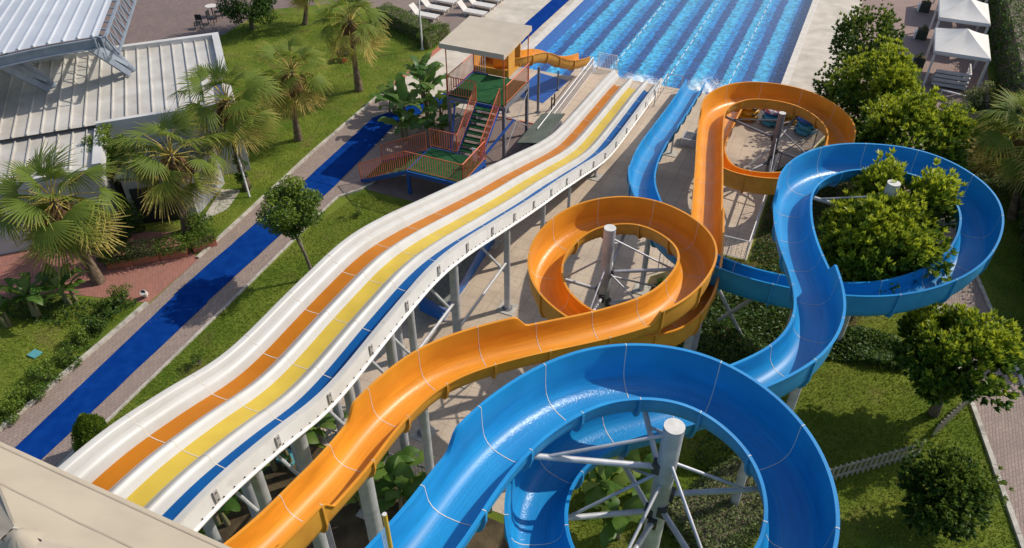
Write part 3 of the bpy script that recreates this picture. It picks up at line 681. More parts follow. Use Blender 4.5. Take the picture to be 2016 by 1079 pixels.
# ---------------------------------------------------------------- flumes
ORANGE = [(-7.9,2.4,7.15),(-7.55,4.2,6.75),(-7.36,5.71,6.41),(-7.36,6.57,6.23),(-7.32,7.79,6.01),(-7.41,9.33,5.77),(-7.07,11.26,5.56),(-5.99,12.78,5.44),(-4.33,14.39,5.32),(-3.45,15.31,5.24),(-2.48,16.8,5.11),(-2.21,19.22,4.91),(-2.92,20.47,4.75),(-4.71,21.34,4.53),(-6.39,20.49,4.32),(-6.89,18.34,4.08),(-6.06,16.85,3.92),(-4.17,16.21,3.76),(-2.57,17.08,3.63),(-2.1,18.43,3.54),(-2.13,20.44,3.42),(-2.89,24.8,3.2),(-3.48,27.89,3.04),(-4.21,31.71,2.86),(-4.45,34.28,2.76),(-3.35,36.14,2.69),(-0.79,36.64,2.56),(1.06,35.14,2.33),(1.17,32.77,2.08),(0.08,30.9,1.82),(-0.9,30.33,1.72),(-2.11,30.24,1.61),(-3.12,30.65,1.50),(-4.05,32.6,1.25),(-4.25,35.5,.9),(-4.3,38.8,.5),(-4.3,42.5,.12)]
BLUE = [(-3.95,2.2,10.0),(-3.72,4.77,9.45),(-3.64,5.53,9.29),(-3.66,6.57,9.1),(-3.35,8.37,8.79),(-2.4,10.04,8.48),(-0.73,10.81,8.22),(0.93,10.09,7.99),(1.58,8.42,7.79),(0.9,6.8,7.61),(-0.55,6.0,7.48),(-1.85,6.2,7.38),(-2.75,7.2,7.29),(-3.0,8.6,7.18),(-2.41,10.03,7.09),(-1.24,11.15,7.0),(0.89,13.85,6.82),(1.31,15.62,6.7),(1.0,17.47,6.54),(0.5,19.0,6.38),(.12,20.7,6.2),(0.02,23.15,6.04),(1.0,25.05,5.93),(2.4,25.95,5.83),(3.89,26.31,5.67),(5.35,25.4,5.42),(5.67,24.12,5.27),(5.15,22.08,4.88),(3.67,20.65,4.51),(2.2,20.15,4.27),(0.15,20.14,3.99),(-1.4,20.48,3.81),(-3.0,21.4,3.6),(-4.32,23.0,3.27),(-5.22,24.64,3.04),(-5.89,26.39,2.78),(-6.38,29.4,2.28),(-6.6,33,1.55),(-6.75,37.5,.75),(-6.91,42.1,.16)]
def spline(P, sig=5, step=.10):
    P = np.array(P); n = len(P); out=[]; us=[]
    Q = np.vstack([2*P[0]-P[1], P, 2*P[-1]-P[-2]])
    for i in range(n-1):
        p0,p1,p2,p3 = Q[i:i+4]
        d = lambda a,b: max(np.linalg.norm(b-a),1e-4)**.5
        t0=0; t1=d(p0,p1); t2=t1+d(p1,p2); t3=t2+d(p2,p3)
        for s_ in np.arange(0,1,.02):
            t=t1+(t2-t1)*s_
            A1=(t1-t)/(t1-t0)*p0+(t-t0)/(t1-t0)*p1; A2=(t2-t)/(t2-t1)*p1+(t-t1)/(t2-t1)*p2; A3=(t3-t)/(t3-t2)*p2+(t-t2)/(t3-t2)*p3
            B1=(t2-t)/(t2-t0)*A1+(t-t0)/(t2-t0)*A2; B2=(t3-t)/(t3-t1)*A2+(t-t1)/(t3-t1)*A3
            out.append((t2-t)/(t2-t1)*B1+(t-t1)/(t2-t1)*B2); us.append(i+s_)
    out.append(P[-1]); us.append(n-1.0); out=np.array(out); us=np.array(us)
    s_=np.concatenate([[0],np.cumsum(np.linalg.norm(np.diff(out,axis=0),axis=1))])
    S_=np.arange(0,s_[-1],step); X=np.stack([np.interp(S_,s_,out[:,k]) for k in range(3)],1); U=np.interp(S_,s_,us)
    k=np.exp(-.5*(np.arange(-4*sig,4*sig+1)/sig)**2); k/=k.sum()
    for j in range(3):
        sg = sig if j < 2 else sig*3
        kk=np.exp(-.5*(np.arange(-4*sg,4*sg+1)/sg)**2); kk/=kk.sum(); h=4*sg
        pad=np.concatenate([2*X[0,j]-X[h:0:-1,j], X[:,j], 2*X[-1,j]-X[-2:-h-2:-1,j]])
        X[:,j]=np.convolve(pad,kk,'valid')
    return X,U,S_
def ramp(U, S_, iv, lo, hi, L=.28):
    """wall height along the flume: raised between the stations of each interval, with a short sloping shoulder"""
    h=np.full(len(U),0.0)
    for a,b in iv:
        sa=np.interp(a,U,S_); sb=np.interp(b,U,S_)
        h=np.maximum(h, np.clip(np.minimum((S_-sa)/L+.5,(sb-S_)/L+.5),0,1))
    return lo+(hi-lo)*h, h
HW = .575
def flume(name, label, P, Lr, Rr, mi_in, mi_out, joints, loc):
    X,U,S_=spline(P); n=len(X)
    T=np.gradient(X[:,:2],axis=0); T/=np.linalg.norm(T,axis=1,keepdims=True); N=np.stack([-T[:,1],T[:,0]],1)
    hL,rL=ramp(U,S_,Lr,.62,1.0); hR,rR=ramp(U,S_,Rr,.62,1.0)
    root=thing(name,label,'water slide',loc)
    inn=[];out=[];wet=[]
    # gentle build-up of water on the outer side of the curves
    th=np.unwrap(np.arctan2(T[:,1],T[:,0])); kap=np.gradient(th,S_); kap=np.convolve(np.pad(kap,20,mode='edge'),np.ones(41)/41,'valid')
    prof_in=[(-1.0,-.035,2),(-1.0,0,1),(-.885,0,1),(-.868,-.03,1),(-.850,-.28,1),(-.80,.27,0),(-.68,.135,0),(-.50,.045,0),(-.27,.008,0),(0,0,0)]
    def row(i):
        pts=[]
        for x,h,ty in prof_in: pts.append((-x, (hL[i]+h if ty else h)) if True else 0)
        # left side first (+N), then mirrored right
        l=[]
        for x,h,ty in prof_in:
            z=h
            if ty: z=hL[i]+h
            if ty==1 and h==-.28: z=min(.50,hL[i]-.12)
            xx=-x
            if ty==1 and rL[i]>.02 and h in (-.03,): xx-=.0
            l.append((xx,z))
        r=[]
        for x,h,ty in prof_in[:-1][::-1]:
            z=h
            if ty: z=hR[i]+h
            if ty==1 and h==-.28: z=min(.50,hR[i]-.12)
            r.append((x,z))
        return l+r
    rows=[row(i) for i in range(n)]; k=len(rows[0])
    V=[];W_=[];UV=[]
    for i in range(n):
        for (x,z) in rows[i]:
            V.append((X[i,0]+N[i,0]*x*HW, X[i,1]+N[i,1]*x*HW, X[i,2]+z))
            sgn = np.clip(kap[i]*1.6,-.45,.45)       # curve to the left (kap>0): water rides to the right (x<0)
            W_.append(float(np.clip(1.1-abs(x+sgn)*2.3-max(0,z-.20)*2.6,0,1)))
            UV.append((x, S_[i], 0))
    b=MB(); b.add(V,[(i*k+q,i*k+q+1,(i+1)*k+q+1,(i+1)*k+q) for i in range(n-1) for q in range(k-1)])
    tr=b.build('trough',[M[mi_in]],root,smooth=40)
    a=tr.data.attributes.new('wet','FLOAT','POINT'); a.data.foreach_set('value',W_)
    a=tr.data.attributes.new('uvw','FLOAT_VECTOR','POINT'); a.data.foreach_set('vector',np.array(UV,np.float32).ravel())
    # outer shell
    b=MB(); V=[]
    def orow(i): return [(1.0,hL[i]-.035),(.925,hL[i]-.06),(.90,.34),(.80,.16),(.66,.05),(.40,-.035),(0,-.055),(-.40,-.035),(-.66,.05),(-.80,.16),(-.90,.34),(-.925,hR[i]-.06),(-1.0,hR[i]-.035)]
    for i in range(n):
        for x,z in orow(i): V.append((X[i,0]+N[i,0]*x*HW, X[i,1]+N[i,1]*x*HW, X[i,2]+z))
    k=13; b.add(V,[(i*k+q+1,i*k+q,(i+1)*k+q,(i+1)*k+q+1) for i in range(n-1) for q in range(k-1)])
    b.build('outer_shell',M[mi_out],root,smooth=40)
    # ledge line where the raised wall is bolted on, joint beads and flanges
    b=MB(); fb=MB()
    for side,rr,h in ((1,rL,hL),(-1,rR,hR)):
        idx=[i for i in range(n) if rr[i]>.6]; pv=None
        for i in idx:
            if pv is not None and i==pv+1:
                vs=[]
                for q in (pv,i):
                    for dx,dz in ((.862,.575),(.868,.597)): vs.append((X[q,0]+N[q,0]*(side*dx*HW-side*.006),X[q,1]+N[q,1]*(side*dx*HW-side*.006),X[q,2]+dz))
                fb.add(vs,[(0,1,3,2)])
            pv=i
            if i+1 not in idx:
                if fb.f: fb.build('ledge_line',M[mi_out],root)
                fb=MB()
    js=np.arange(joints[0],S_[-1]-.3,joints[1])
    for s_ in js:
        i=int(np.argmin(abs(S_-s_))); i=min(max(i,1),n-2); t=Vector((T[i,0],T[i,1],(X[i+1,2]-X[i-1,2])/.2)).normalized()
        vs=[]
        for d in (-.008,.008):
            for (x,z) in rows[i]:
                p=Vector((X[i,0]+N[i,0]*x*HW*(.996 if abs(x)<.95 else 1),X[i,1]+N[i,1]*x*HW*(.996 if abs(x)<.95 else 1),X[i,2]+z+.006))+t*d; vs.append(tuple(p))
        kk=len(rows[i]); MB().add(vs,[(q,q+1,kk+q+1,kk+q) for q in range(kk-1)]).build('joint_bead',M['seam'],root)
        # external flange
        V0=[];
        oi=orow(i)
        for d in (-.03,.03):
            for (x,z),g in zip(oi,(0,.05,.06,.06,.07,.07,.07,.07,.07,.06,.06,.05,0)):
                sx=1 if x>0 else -1
                xx=x*HW+(sx*g if abs(x)>.5 else 0); zz=z-(g if abs(x)<.95 else 0)*(.9 if abs(x)<.85 else .1)
                p=Vector((X[i,0]+N[i,0]*xx,X[i,1]+N[i,1]*xx,X[i,2]+zz))+t*d; V0.append(tuple(p))
        for d in (-.03,.03):
            for (x,z) in oi:
                p=Vector((X[i,0]+N[i,0]*x*HW*.98,X[i,1]+N[i,1]*x*HW*.98,X[i,2]+z+.01))+t*d; V0.append(tuple(p))
        fb2=MB().add(V0,[(q+1,q,13+q,13+q+1) for q in range(12)]+[(26+q,q,q+1,27+q) for q in range(12)]+[(13+q,39+q,40+q,14+q) for q in range(12)])
        fb2.build('joint_flange',M[mi_out],root)
    # closed ends
    e=MB()
    for i in (0,n-1):
        vs=[(X[i,0]+N[i,0]*x*HW,X[i,1]+N[i,1]*x*HW,X[i,2]+z) for x,z in rows[i]]+[(X[i,0]+N[i,0]*x*HW,X[i,1]+N[i,1]*x*HW,X[i,2]+z) for x,z in reversed(orow(i)[1:-1])]
        e.add(vs,[tuple(range(len(vs)))])
    e.build('end_lip',M[mi_out],root)
    return root,X,U,S_,N
oroot,OX,OU,OS,ON = flume('tube_slide','orange flume slide coiling once around a grey column then looping round to the pool',ORANGE,
    [(4.75,7.35),(23.3,33.6)],[(0,2.95),(9.4,20.9)],'orange','orange_out',(.9,1.62),(-7.9,2.4,0))
broot,BX,BU,BS,BN = flume('tube_slide','blue flume slide with a big near loop and a wide loop around a tree',BLUE,
    [(3.2,14.2),(20.3,35.2)],[(15.2,18.2)],'blue','blue_out',(.7,1.62),(-3.95,2.2,0))

# columns and arms: parts of the slide they carry
def column(parent, x, y, ztop, r, arms, m='steel'):
    b = MB().tube((x,y,-.03),(x,y,ztop), r, n=28, capmi=1).tube((x,y,0),(x,y,.05), r*2.2, n=24, mi=2)
    c = b.build('support_column', [M[m], M['cap'], M['steel_dk']], parent, smooth=40)
    for (X_,U_,s_idx,za,zb,ra) in arms:
        p = X_[s_idx]; e = Vector((p[0],p[1],p[2]-.08)); d = Vector((x-e.x,y-e.y,0)).normalized()
        q = Vector((x,y,0)); dirv = (Vector((e.x,e.y,0))-q).normalized(); st = q+dirv*r*.9
        a = MB().tube((st.x,st.y,za),(e.x,e.y,e.z), ra, n=12)
        a.box(st.x-.09,st.x+.09,st.y-.09,st.y+.09,za-.14,za+.14,1)
        a.build('support_arm', [M[m], M['dark']], c, smooth=40)
        MB().tube((st.x,st.y,zb),(e.x-dirv.x*.55,e.y-dirv.y*.55,e.z-.02+(za-e.z)*.2), ra*.55, n=10).build('tie_rod', [M[m]], c, smooth=40)
    return c
def near(X,U,u): return int(np.argmin(abs(U-u)))
column(broot, -.9, 9.2, 9.35, .19, [(BX,BU,near(BX,BU,u),z,zb,.06) for u,z,zb in ((3.7,8.2,9.1),(5.4,7.7,8.9),(7.2,7.35,8.3),(8.9,7.0,8.4),(12.4,6.8,8.0),(14.2,6.5,7.6),(10.6,6.6,7.8))])
column(oroot, -4.98, 18.85, 6.15, .19, [(OX,OU,near(OX,OU,u),z,zb,.06) for u,z,zb in ((11.3,4.4,5.7),(13.2,4.0,5.4),(15.0,3.6,4.9),(16.6,3.4,4.6),(18.6,3.2,4.4),(20.0,3.0,4.2))])
column(oroot, -1.46, 34.1, 3.62, .16, [(OX,OU,near(OX,OU,u),z,zb,.06) for u,z,zb in ((24.2,2.3,3.2),(26.0,2.1,3.0),(28.0,1.7,2.8),(30.2,1.3,2.4),(32.0,1.1,2.0))], 'steel_dk')
column(broot, 2.78, 23.55, 7.05, .20, [(BX,BU,near(BX,BU,u),z,zb,.065) for u,z,zb in ((21.2,5.7,6.5),(23.0,5.5,6.4),(25.2,5.0,6.1),(27.3,4.5,5.6),(29.0,4.1,5.2))])
def prop(parent, X_, U_, u, r=.13, m='steel', dx=0, dy=0, head=True):
    p = X_[near(X_,U_,u)]; b = MB().tube((p[0]+dx,p[1]+dy,-.03),(p[0]+dx,p[1]+dy,p[2]-.05), r, n=16)
    b.box(p[0]+dx-.32,p[0]+dx+.32,p[1]+dy-.32,p[1]+dy+.32,-.02,.035,2)
    if head: b.beam((p[0]-.35,p[1],p[2]-.11),(p[0]+.35,p[1],p[2]-.11),.12,.10,1)
    b.build('support_post', [M[m], M['steel_dk'], M['pad']], parent, smooth=40)
for u,r,dx,dy in ((3.0,.15,0,0),(4.2,.19,.15,0),(5.6,.12,.25,0),(8.0,.16,0,0),(19.3,.13,.1,0),(22.2,.12,0,0),(33.8,.06,0,0)): prop(oroot,OX,OU,u,r,'steel',dx,dy)
for u,r,dx,dy in ((17.5,.13,.25,0),(29.6,.12,0,0),(31.3,.12,0,0),(33.4,.11,0,0),(36.2,.06,0,0),(16.2,.13,-.35,.2),(37.4,.05,.3,0)): prop(broot,BX,BU,u,r,'steel',dx,dy)
# raking props under the blue flume behind the orange coil
for a_,b_ in (((-1.9,21.0,3.7),(-.5,22.6,0)),((-.3,20.2,3.9),(-1.4,22.4,.6))):
    MB().tube(a_,b_,.07,n=10).build('raking_prop', M['steel'], broot, smooth=40)

# ---------------------------------------------------------------- railings
def railing(parent, pts, h=1.0, m='redrail', sp=.13, r=.014, rt=.026, low=.10, name='railing', ends=True):
    b = MB(); pts = [Vector(p) for p in pts]; U = Vector((0,0,1))
    for a, c in zip(pts[:-1], pts[1:]):
        L = (Vector((c.x,c.y,0))-Vector((a.x,a.y,0))).length; n = max(1, round(L/sp))
        b.tube(a+U*h, c+U*h, rt, n=8); b.tube(a+U*low, c+U*low, r*1.2, n=6)
        for i in range(1, n): p = a.lerp(c, i/n); b.tube(p+U*low, p+U*h, r, n=6)
    for p in pts: b.tube(p, p+U*(h+.01), rt*1.05, n=8)
    return b.build(name, M[m], parent, smooth=50)

# ---------------------------------------------------------------- small slide tower with stair
TW = thing('slide_tower', 'green floored slide tower with red railings, beige canopy and stair', 'tower', (-15.4, 32.1, 0))
x0,x1,y0,y1 = -17.0,-13.9,30.6,33.6
MB().box(x0+.05,x1-.05,y0+.05,y1-.05,2.94,3.01).build('deck_mat', M['greenturf'], TW)
b = MB()
for a,c in (((x0,y0),(x1,y0)),((x1,y0),(x1,y1)),((x1,y1),(x0,y1)),((x0,y1),(x0,y0))): b.beam((*a,2.86),(*c,2.86),.10,.20)
b.box(x0+.06,x1-.06,y0+.06,y1-.06,2.80,2.93); b.build('deck_frame', M['steel_dk'], TW)
for x in (x0+.05,x1-.05):
    for y in (y0+.05,y1-.05): MB().box(x-.075,x+.075,y-.075,y+.075,0,2.76).build('leg', M['steel_dk'], TW)
for a,c in (((x1,y0,.5),(x1,y1,2.6)),((x1,y0,2.6),(x1,y1,.5)),((x0,y0,.5),(x0,y1,2.6))): MB().tube(a,c,.022,n=6).build('brace', M['steel'], TW)
for x,y,zt in ((x0+.03,y0+.03,5.66),(x1-.03,y0+.03,5.66),(x0+.03,y1-.03,5.80),(x1-.03,y1-.03,5.80)): MB().tube((x,y,3.0),(x,y,zt),.03,n=8).build('canopy_post', M['redrail'], TW, smooth=50)
def canopy_sheet(xa,xb,ya,yb,za,zb,sag,val,m,parent,name='canopy',n=14):
    b=MB(); vs=[]
    for i in range(n+1):
        for j in range(n+1):
            u=i/n; v=j/n; s_=16*u*(1-u)*v*(1-v)
            vs.append((xa+(xb-xa)*u, ya+(yb-ya)*v, za+(zb-za)*v-sag*s_))
    b.add(vs,[(i*(n+1)+j,(i+1)*(n+1)+j,(i+1)*(n+1)+j+1,i*(n+1)+j+1) for i in range(n) for j in range(n)])
    per=[(u/n,0) for u in range(n)]+[(1,u/n) for u in range(n)]+[(1-u/n,1) for u in range(n)]+[(0,1-u/n) for u in range(n)]
    vs=[]
    for u,v in per: vs.append((xa+(xb-xa)*u,ya+(yb-ya)*v,za+(zb-za)*v))
    for k,(u,v) in enumerate(per): vs.append((xa+(xb-xa)*u+(u-.5)*.03,ya+(yb-ya)*v+(v-.5)*.03,za+(zb-za)*v-val+.012*math.sin(k*2.1)))
    q=len(per); b.add(vs,[(k,q+k,q+(k+1)%q,(k+1)%q) for k in range(q)])
    return b.build(name,M[m],parent,smooth=40)
canopy_sheet(-17.18,-13.82,30.4,33.72,5.72,5.9,.05,.24,'fabric_light',TW)
railing(TW,[(x0,y1,3.0),(x0,y0,3.0)]); railing(TW,[(x0,y0,3.0),(-15.42,y0,3.0)]); railing(TW,[(x1,y0+.25,3.0),(x1,y1,3.0)]); railing(TW,[(x0,y1,3.0),(-16.35,y1,3.0)],m='whitepaint')
# upper stair
sx0,sx1 = -15.35,-14.15
MB().box(sx0,sx1,y0-.09,y0-.055,2.62,2.98).build('stair_riser', M['bluerail'], TW)
for i in range(8):
    u=(i+.8)/8.6; MB().box(sx0+.03,sx1-.03,y0-.1-u*2.15-.13,y0-.1-u*2.15+.15,3.0-u*1.72-.05,3.0-u*1.72).build('stair_tread', M['greenturf'], TW)
for x in (sx0,sx1): MB().beam((x,y0-.08,2.86),(x,28.25,1.18),.05,.20).build('stair_stringer', M['bluerail'], TW)
for x in (sx0-.03,sx1+.03): railing(TW,[(x,y0-.06,3.0),(x,28.35,1.3)],h=.95)
# landing and lower stair
lx0,lx1,ly0,ly1,lz = -16.85,-13.9,26.0,28.35,1.3
MB().box(lx0+.05,lx1-.05,ly0+.05,ly1-.05,lz-.06,lz).build('landing_mat', M['greenturf'], TW)
b=MB()
for a,c in (((lx0,ly0),(lx1,ly0)),((lx1,ly0),(lx1,ly1)),((lx1,ly1),(lx0,ly1)),((lx0,ly1),(lx0,ly0))): b.beam((*a,lz-.13),(*c,lz-.13),.09,.20)
b.build('landing_frame', M['bluerail'], TW)
for x in (lx0+.05,lx1-.05):
    for y in (ly0+.05,ly1-.05): MB().box(x-.07,x+.07,y-.07,y+.07,0,lz-.22).build('leg', M['bluerail'], TW)
railing(TW,[(lx0,ly0,lz),(lx1,ly0,lz)]); railing(TW,[(lx1,ly0,lz),(lx1,ly1,lz)]); railing(TW,[(lx0,ly1,lz),(sx0-.05,ly1,lz)])
bx_=-19.5
for i in range(6):
    u=(i+.7)/6.4; x=lx0+(bx_-lx0)*u; MB().box(x-.16,x+.16,ly0+.06,ly1-.45,lz*(1-u)-.05,lz*(1-u)).build('stair_tread', M['greenturf'], TW)
for y in (ly0,ly1-.4): 
    MB().beam((lx0,y,lz-.12),(bx_,y,.02),.05,.20).build('stair_stringer', M['bluerail'], TW)
    railing(TW,[(lx0,y,lz),(bx_,y,0)],sp=.115)
MB().beam((-13.88,28.4,1.6),(-13.3,30.4,2.55),.08,.1).build('brace', M['bluerail'], TW)
MB().beam((-15.9,28.6,1.0),(-16.6,30.6,2.6),.08,.1).build('brace', M['bluerail'], TW)
nb = thing('notice_board','small white notice board standing at the foot of the upper stair','sign',(-14.0,27.65,1.3))
MB().box(-14.2,-13.97,27.60,27.64,1.55,2.25).build('panel', M['whitepaint'], nb, bevel=.01); MB().tube((-14.08,27.65,1.3),(-14.08,27.65,1.6),.015,n=6).build('stand', M['steel'], nb)

# small wavy slide leaving the tower
SMALL=[(-16.3,34.55,3.05),(-15.9,34.75,3.0),(-15.45,35.2,2.92),(-15.15,36.0,2.80),(-15.0,36.9,2.72),(-14.88,37.7,2.55),(-14.7,38.6,1.95),(-14.4,39.5,1.15),(-14.05,40.5,.66),(-13.85,41.3,.58),(-13.72,42.0,.62)]
hw_=HW; HW=.46
sroot,s1,s2,s3,s4 = flume('wave_slide','short orange wave slide dropping from the small tower into the pool',SMALL,[],[], 'orange','orange_out',(2.2,1.6),(-16.3,34.55,0))
HW=hw_
b=MB(); b.box(-17.0,-15.05,35.2,35.26,3.0,4.35); b.box(-17.05,-17.0,33.66,35.26,3.0,4.35); b.box(-15.1,-15.04,33.66,34.45,3.0,4.35); b.box(-17.0,-15.1,33.66,33.72,3.0,3.35); b.box(-17.0,-15.1,33.72,35.2,2.95,3.02)
b.build('start_box', M['orange_out'], sroot)
for x,y,zt,r in ((-14.36,36.15,2.70,.075),(-14.35,39.2,1.2,.05),(-15.9,35.5,2.9,.06)):
    MB().tube((x,y,0),(x,y,zt),r,n=12).tube((x,y,0),(x,y,.02),r*2.4,n=12).build('support_post',M['steel_dk'],sroot,smooth=40)
tag(MB().sheet([(-16.6,37.6),(-14.5,37.3),(-14.2,40.6),(-16.3,41.0)],.02).build('landing_mat',M['bluerail']),'dark blue mat lying on the deck under the orange wave slide','mat')

# ---------------------------------------------------------------- poolside bits
t = thing('handrail','long white handrail fence on the ramp beside the multi-lane slide','railing',(-13.1,37.5,0))
railing(t,[(-12.95,32.6,0),(-13.25,42.2,0)],h=1.05,m='whitepaint',sp=.16,rt=.030)
MB().tube((-12.85,32.6,.82),(-13.15,42.2,.82),.022,n=8).build('lower_rail',M['whitepaint'],t)
t = thing('barrier','short white barrier across the pool edge by the slide end','railing',(-12.6,43.1,0)); railing(t,[(-13.2,43.1,0),(-12.0,43.1,0)],h=1.0,m='whitepaint',sp=.10)
t = thing('pump_shed','low dark green roofed box beside the white slide and ramp','shed',(-12.8,33,0))
MB().box(-13.3,-12.25,31.3,34.3,0,.82).build('wall',M['steel_dk'],t)
MB().add([(-13.45,31.1,.84),(-12.15,31.1,1.12),(-12.15,34.5,1.12),(-13.45,34.5,.84),(-13.45,31.1,.90),(-12.15,31.1,1.18),(-12.15,34.5,1.18),(-13.45,34.5,.90)],[(3,2,1,0),(4,5,6,7),(0,1,5,4),(1,2,6,5),(2,3,7,6),(3,0,4,7)]).build('roof',M['shed'],t)
t = thing('low_gate','little black two-post gate on the deck by the white handrail','gate',(-13.65,36.6,0))
for y in (36.4,36.85): MB().box(-13.68,-13.62,y-.03,y+.03,0,.95).build('post',M['black'],t)
MB().box(-13.665,-13.635,36.4,36.85,.75,.80).box(-13.665,-13.635,36.4,36.85,.35,.40).build('bar',M['black'],t)
t = thing('pump_house','small house with grey tiled roof and blue siding under the white slide','shed',(-11.6,21,0))
MB().prism([(-12.3,18.9),(-11.15,18.7),(-11.5,24.2),(-12.6,24.2)],0,.86).build('wall',M['siding'],t)
b=MB(); nU,nV=26,10
vs=[]
for i in range(nV+1):
    for j in range(nU*2+1):
        v=i/nV; u=j/(nU*2); y=18.35+5.9*u; xr=-10.82-.7*u; xl=-13.0-.3*u; x=xr+(xl-xr)*v
        vs.append((x,y,1.0+.75*v+.030*math.sin(j*math.pi/1.0+.5)+.025*((j%2))))
b.add(vs,[(i*(nU*2+1)+j,i*(nU*2+1)+j+1,(i+1)*(nU*2+1)+j+1,(i+1)*(nU*2+1)+j) for i in range(nV) for j in range(nU*2)])
for i in range(nV):
    v=i/nV; b.beam((-10.82+(-2.18)*v,18.35,1.03+.75*v),(-11.52+(-1.78)*v,24.25,1.03+.75*v),.05,.06)
b.build('roof',M['slate'],t)
MB().beam((-10.80,18.3,.95),(-11.5,24.3,.95),.05,.20).beam((-10.80,18.32,.97),(-12.95,18.32,1.70),.05,.18).build('fascia',M['bluerail'],t)
t = thing('drain_box','grey metal grated box on the deck between the blue and orange slides','box',(-5.7,36.2,0))
MB().box(-6.15,-5.25,35.75,36.65,0,.42).build('casing',M['steel'],t,bevel=.02); b=MB()
for k in range(7): b.box(-6.05,-5.35,35.86+k*.11,35.90+k*.11,.425,.445)
b.build('grate',M['steel_dk'],t)
# deck guard rails
t=thing('guard_rail','white steel guard rail round the near right corner of the deck','railing',(-1.3,29,0))
railing(t,[(-4.4,25.0,0),(-2.3,27.25,0),(-1.22,27.25,0),(-1.22,31.4,0),(-1.22,35.1,0)],h=1.0,m='whitepaint',sp=.20,r=.010)
t=thing('guard_rail','dark guard rail along the right side of the deck by the swim rings','railing',(0,37.5,0))
railing(t,[(-1.1,35.3,0),(.25,38.2,0),(1.0,41.2,0)],h=1.0,m='steel_dk',sp=.12,r=.010)
t=thing('guard_rail','short brown guard rail at the deck edge below the orange slide start','railing',(-12,11.9,0)); railing(t,[(-13.0,12.0,0),(-10.2,11.9,0)],h=.9,m='steel_dk',sp=.13,r=.010)
t=thing('guard_rail','brown guard rail at the deck edge behind the lower banana plants','railing',(-7.6,11.9,0)); railing(t,[(-9.4,11.9,0),(-5.9,11.85,0)],h=.9,m='steel_dk',sp=.13,r=.010)
t=thing('guard_rail','thin guard rail at the pool edge beside the blue slide end','railing',(-8,42,0)); railing(t,[(-8.6,39.5,0),(-8.6,42.1,0),(-7.7,42.1,0)],h=.9,m='steel',sp=.6,r=.012)
t=thing('bike_rack','pinkish steel barrier lying under the green landing','barrier',(-16.5,27.3,0)); railing(t,[(-17.3,27.6,.05),(-15.6,27.4,.05)],h=.85,m='sling',sp=.14)

# swim rings in stacks
M['red_patch'] = mat('red_white_patch', (.62,.10,.10), .5, (.8,.76,.74), 5, 1, fac=(.48,.52))
def ring(label, loc, m, tilt=0):
    t = thing('swim_ring', label, 'swim ring', loc, 'swim rings stacked on the deck')
    x,y,z = loc
    MB().torus((x,y,z+.17), .37, .185, 30, 12, sq=.92).build('tube', M[m], t, smooth=80)
    for k in range(4):
        a=k*math.pi/2+.9+x; c=Vector((x+.545*math.cos(a), y+.545*math.sin(a), z+.17)); d=Vector((-math.sin(a),math.cos(a),0))
        MB().path([c-d*.12-Vector((0,0,.0)), c+Vector((math.cos(a),math.sin(a),0))*.035, c+d*.12], [.02,.045,.02], 8).build('handle', M['black'], t, smooth=60)
    return t
stk=[((-3.5,40.2),['ring_y','ring_y','ring_y'],'yellow','left stack nearest the orange slide'),((-2.18,40.0),['ring_b','ring_b','ring_db'],'blue','stack left of the dark column'),((-1.32,40.8),['ring_y','ring_y'],'yellow','stack behind the dark column'),((-.34,39.75),['ring_b','ring_b','ring_db'],'blue','right stack by the deck rail')]
for (x,y),ms,cn,wh_ in stk:
    for k,m in enumerate(ms):
        pos=('bottom','middle','top')[k] if len(ms)==3 else ('bottom','top')[k]
        r_=ring(f'{cn} swim ring, {pos} of the {wh_}',(x+random.uniform(-.05,.05),y+random.uniform(-.05,.05),k*.335),m)
        if m=='ring_db':
            MB().torus((x,y,k*.335+.20),.37,.172,24,8,sq=.95).build('printed_band',M['red_patch'],r_,smooth=80)

# fallen leaves on the paving
def litter(name,boxes,n):
    P=[]
    for x0_,x1_,y0_,y1_ in boxes: q=rng.random((n,2)); P.append(np.column_stack([x0_+(x1_-x0_)*q[:,0],y0_+(y1_-y0_)*q[:,1],.012+.01*rng.random(n)]))
    P=np.concatenate(P); V,F,tt=leaves(P,np.array([0,0,1])+rng.normal(size=P.shape)*.25,.06,.5); o=rawmesh(name,V,F,M['thatch'],None,tt); o['kind']='stuff'
litter('leaf_litter',[(-12.5,-4.8,12.5,24),(-4.2,-1.4,27.5,34.5),(XL(30)+.2,XR(30)-.2,24,36),(-21.9,-19.6,14,24)],170)
# lane ropes: one float line each
for px in (1262.8,1375.7,1486.8):
    X0=at(px,60).x; t=thing('lane_rope','white and dark floating lane rope, %s of three in the pool'%({1262.8:'leftmost',1375.7:'middle',1486.8:'rightmost'}[px]),'lane rope',(X0,42.4,-.08),'lane ropes across the pool')
    b=MB()
    for k,y in enumerate(np.arange(42.6,80,.42)): b.tube((X0,y,-.07),(X0,y+.34,-.07),.022,n=8,mi=k%3==0)
    b.tube((X0,42.4,-.07),(X0,80,-.07),.012,n=5); b.build('floats',[M['whitepaint'],M['bluerail']],t,smooth=50)
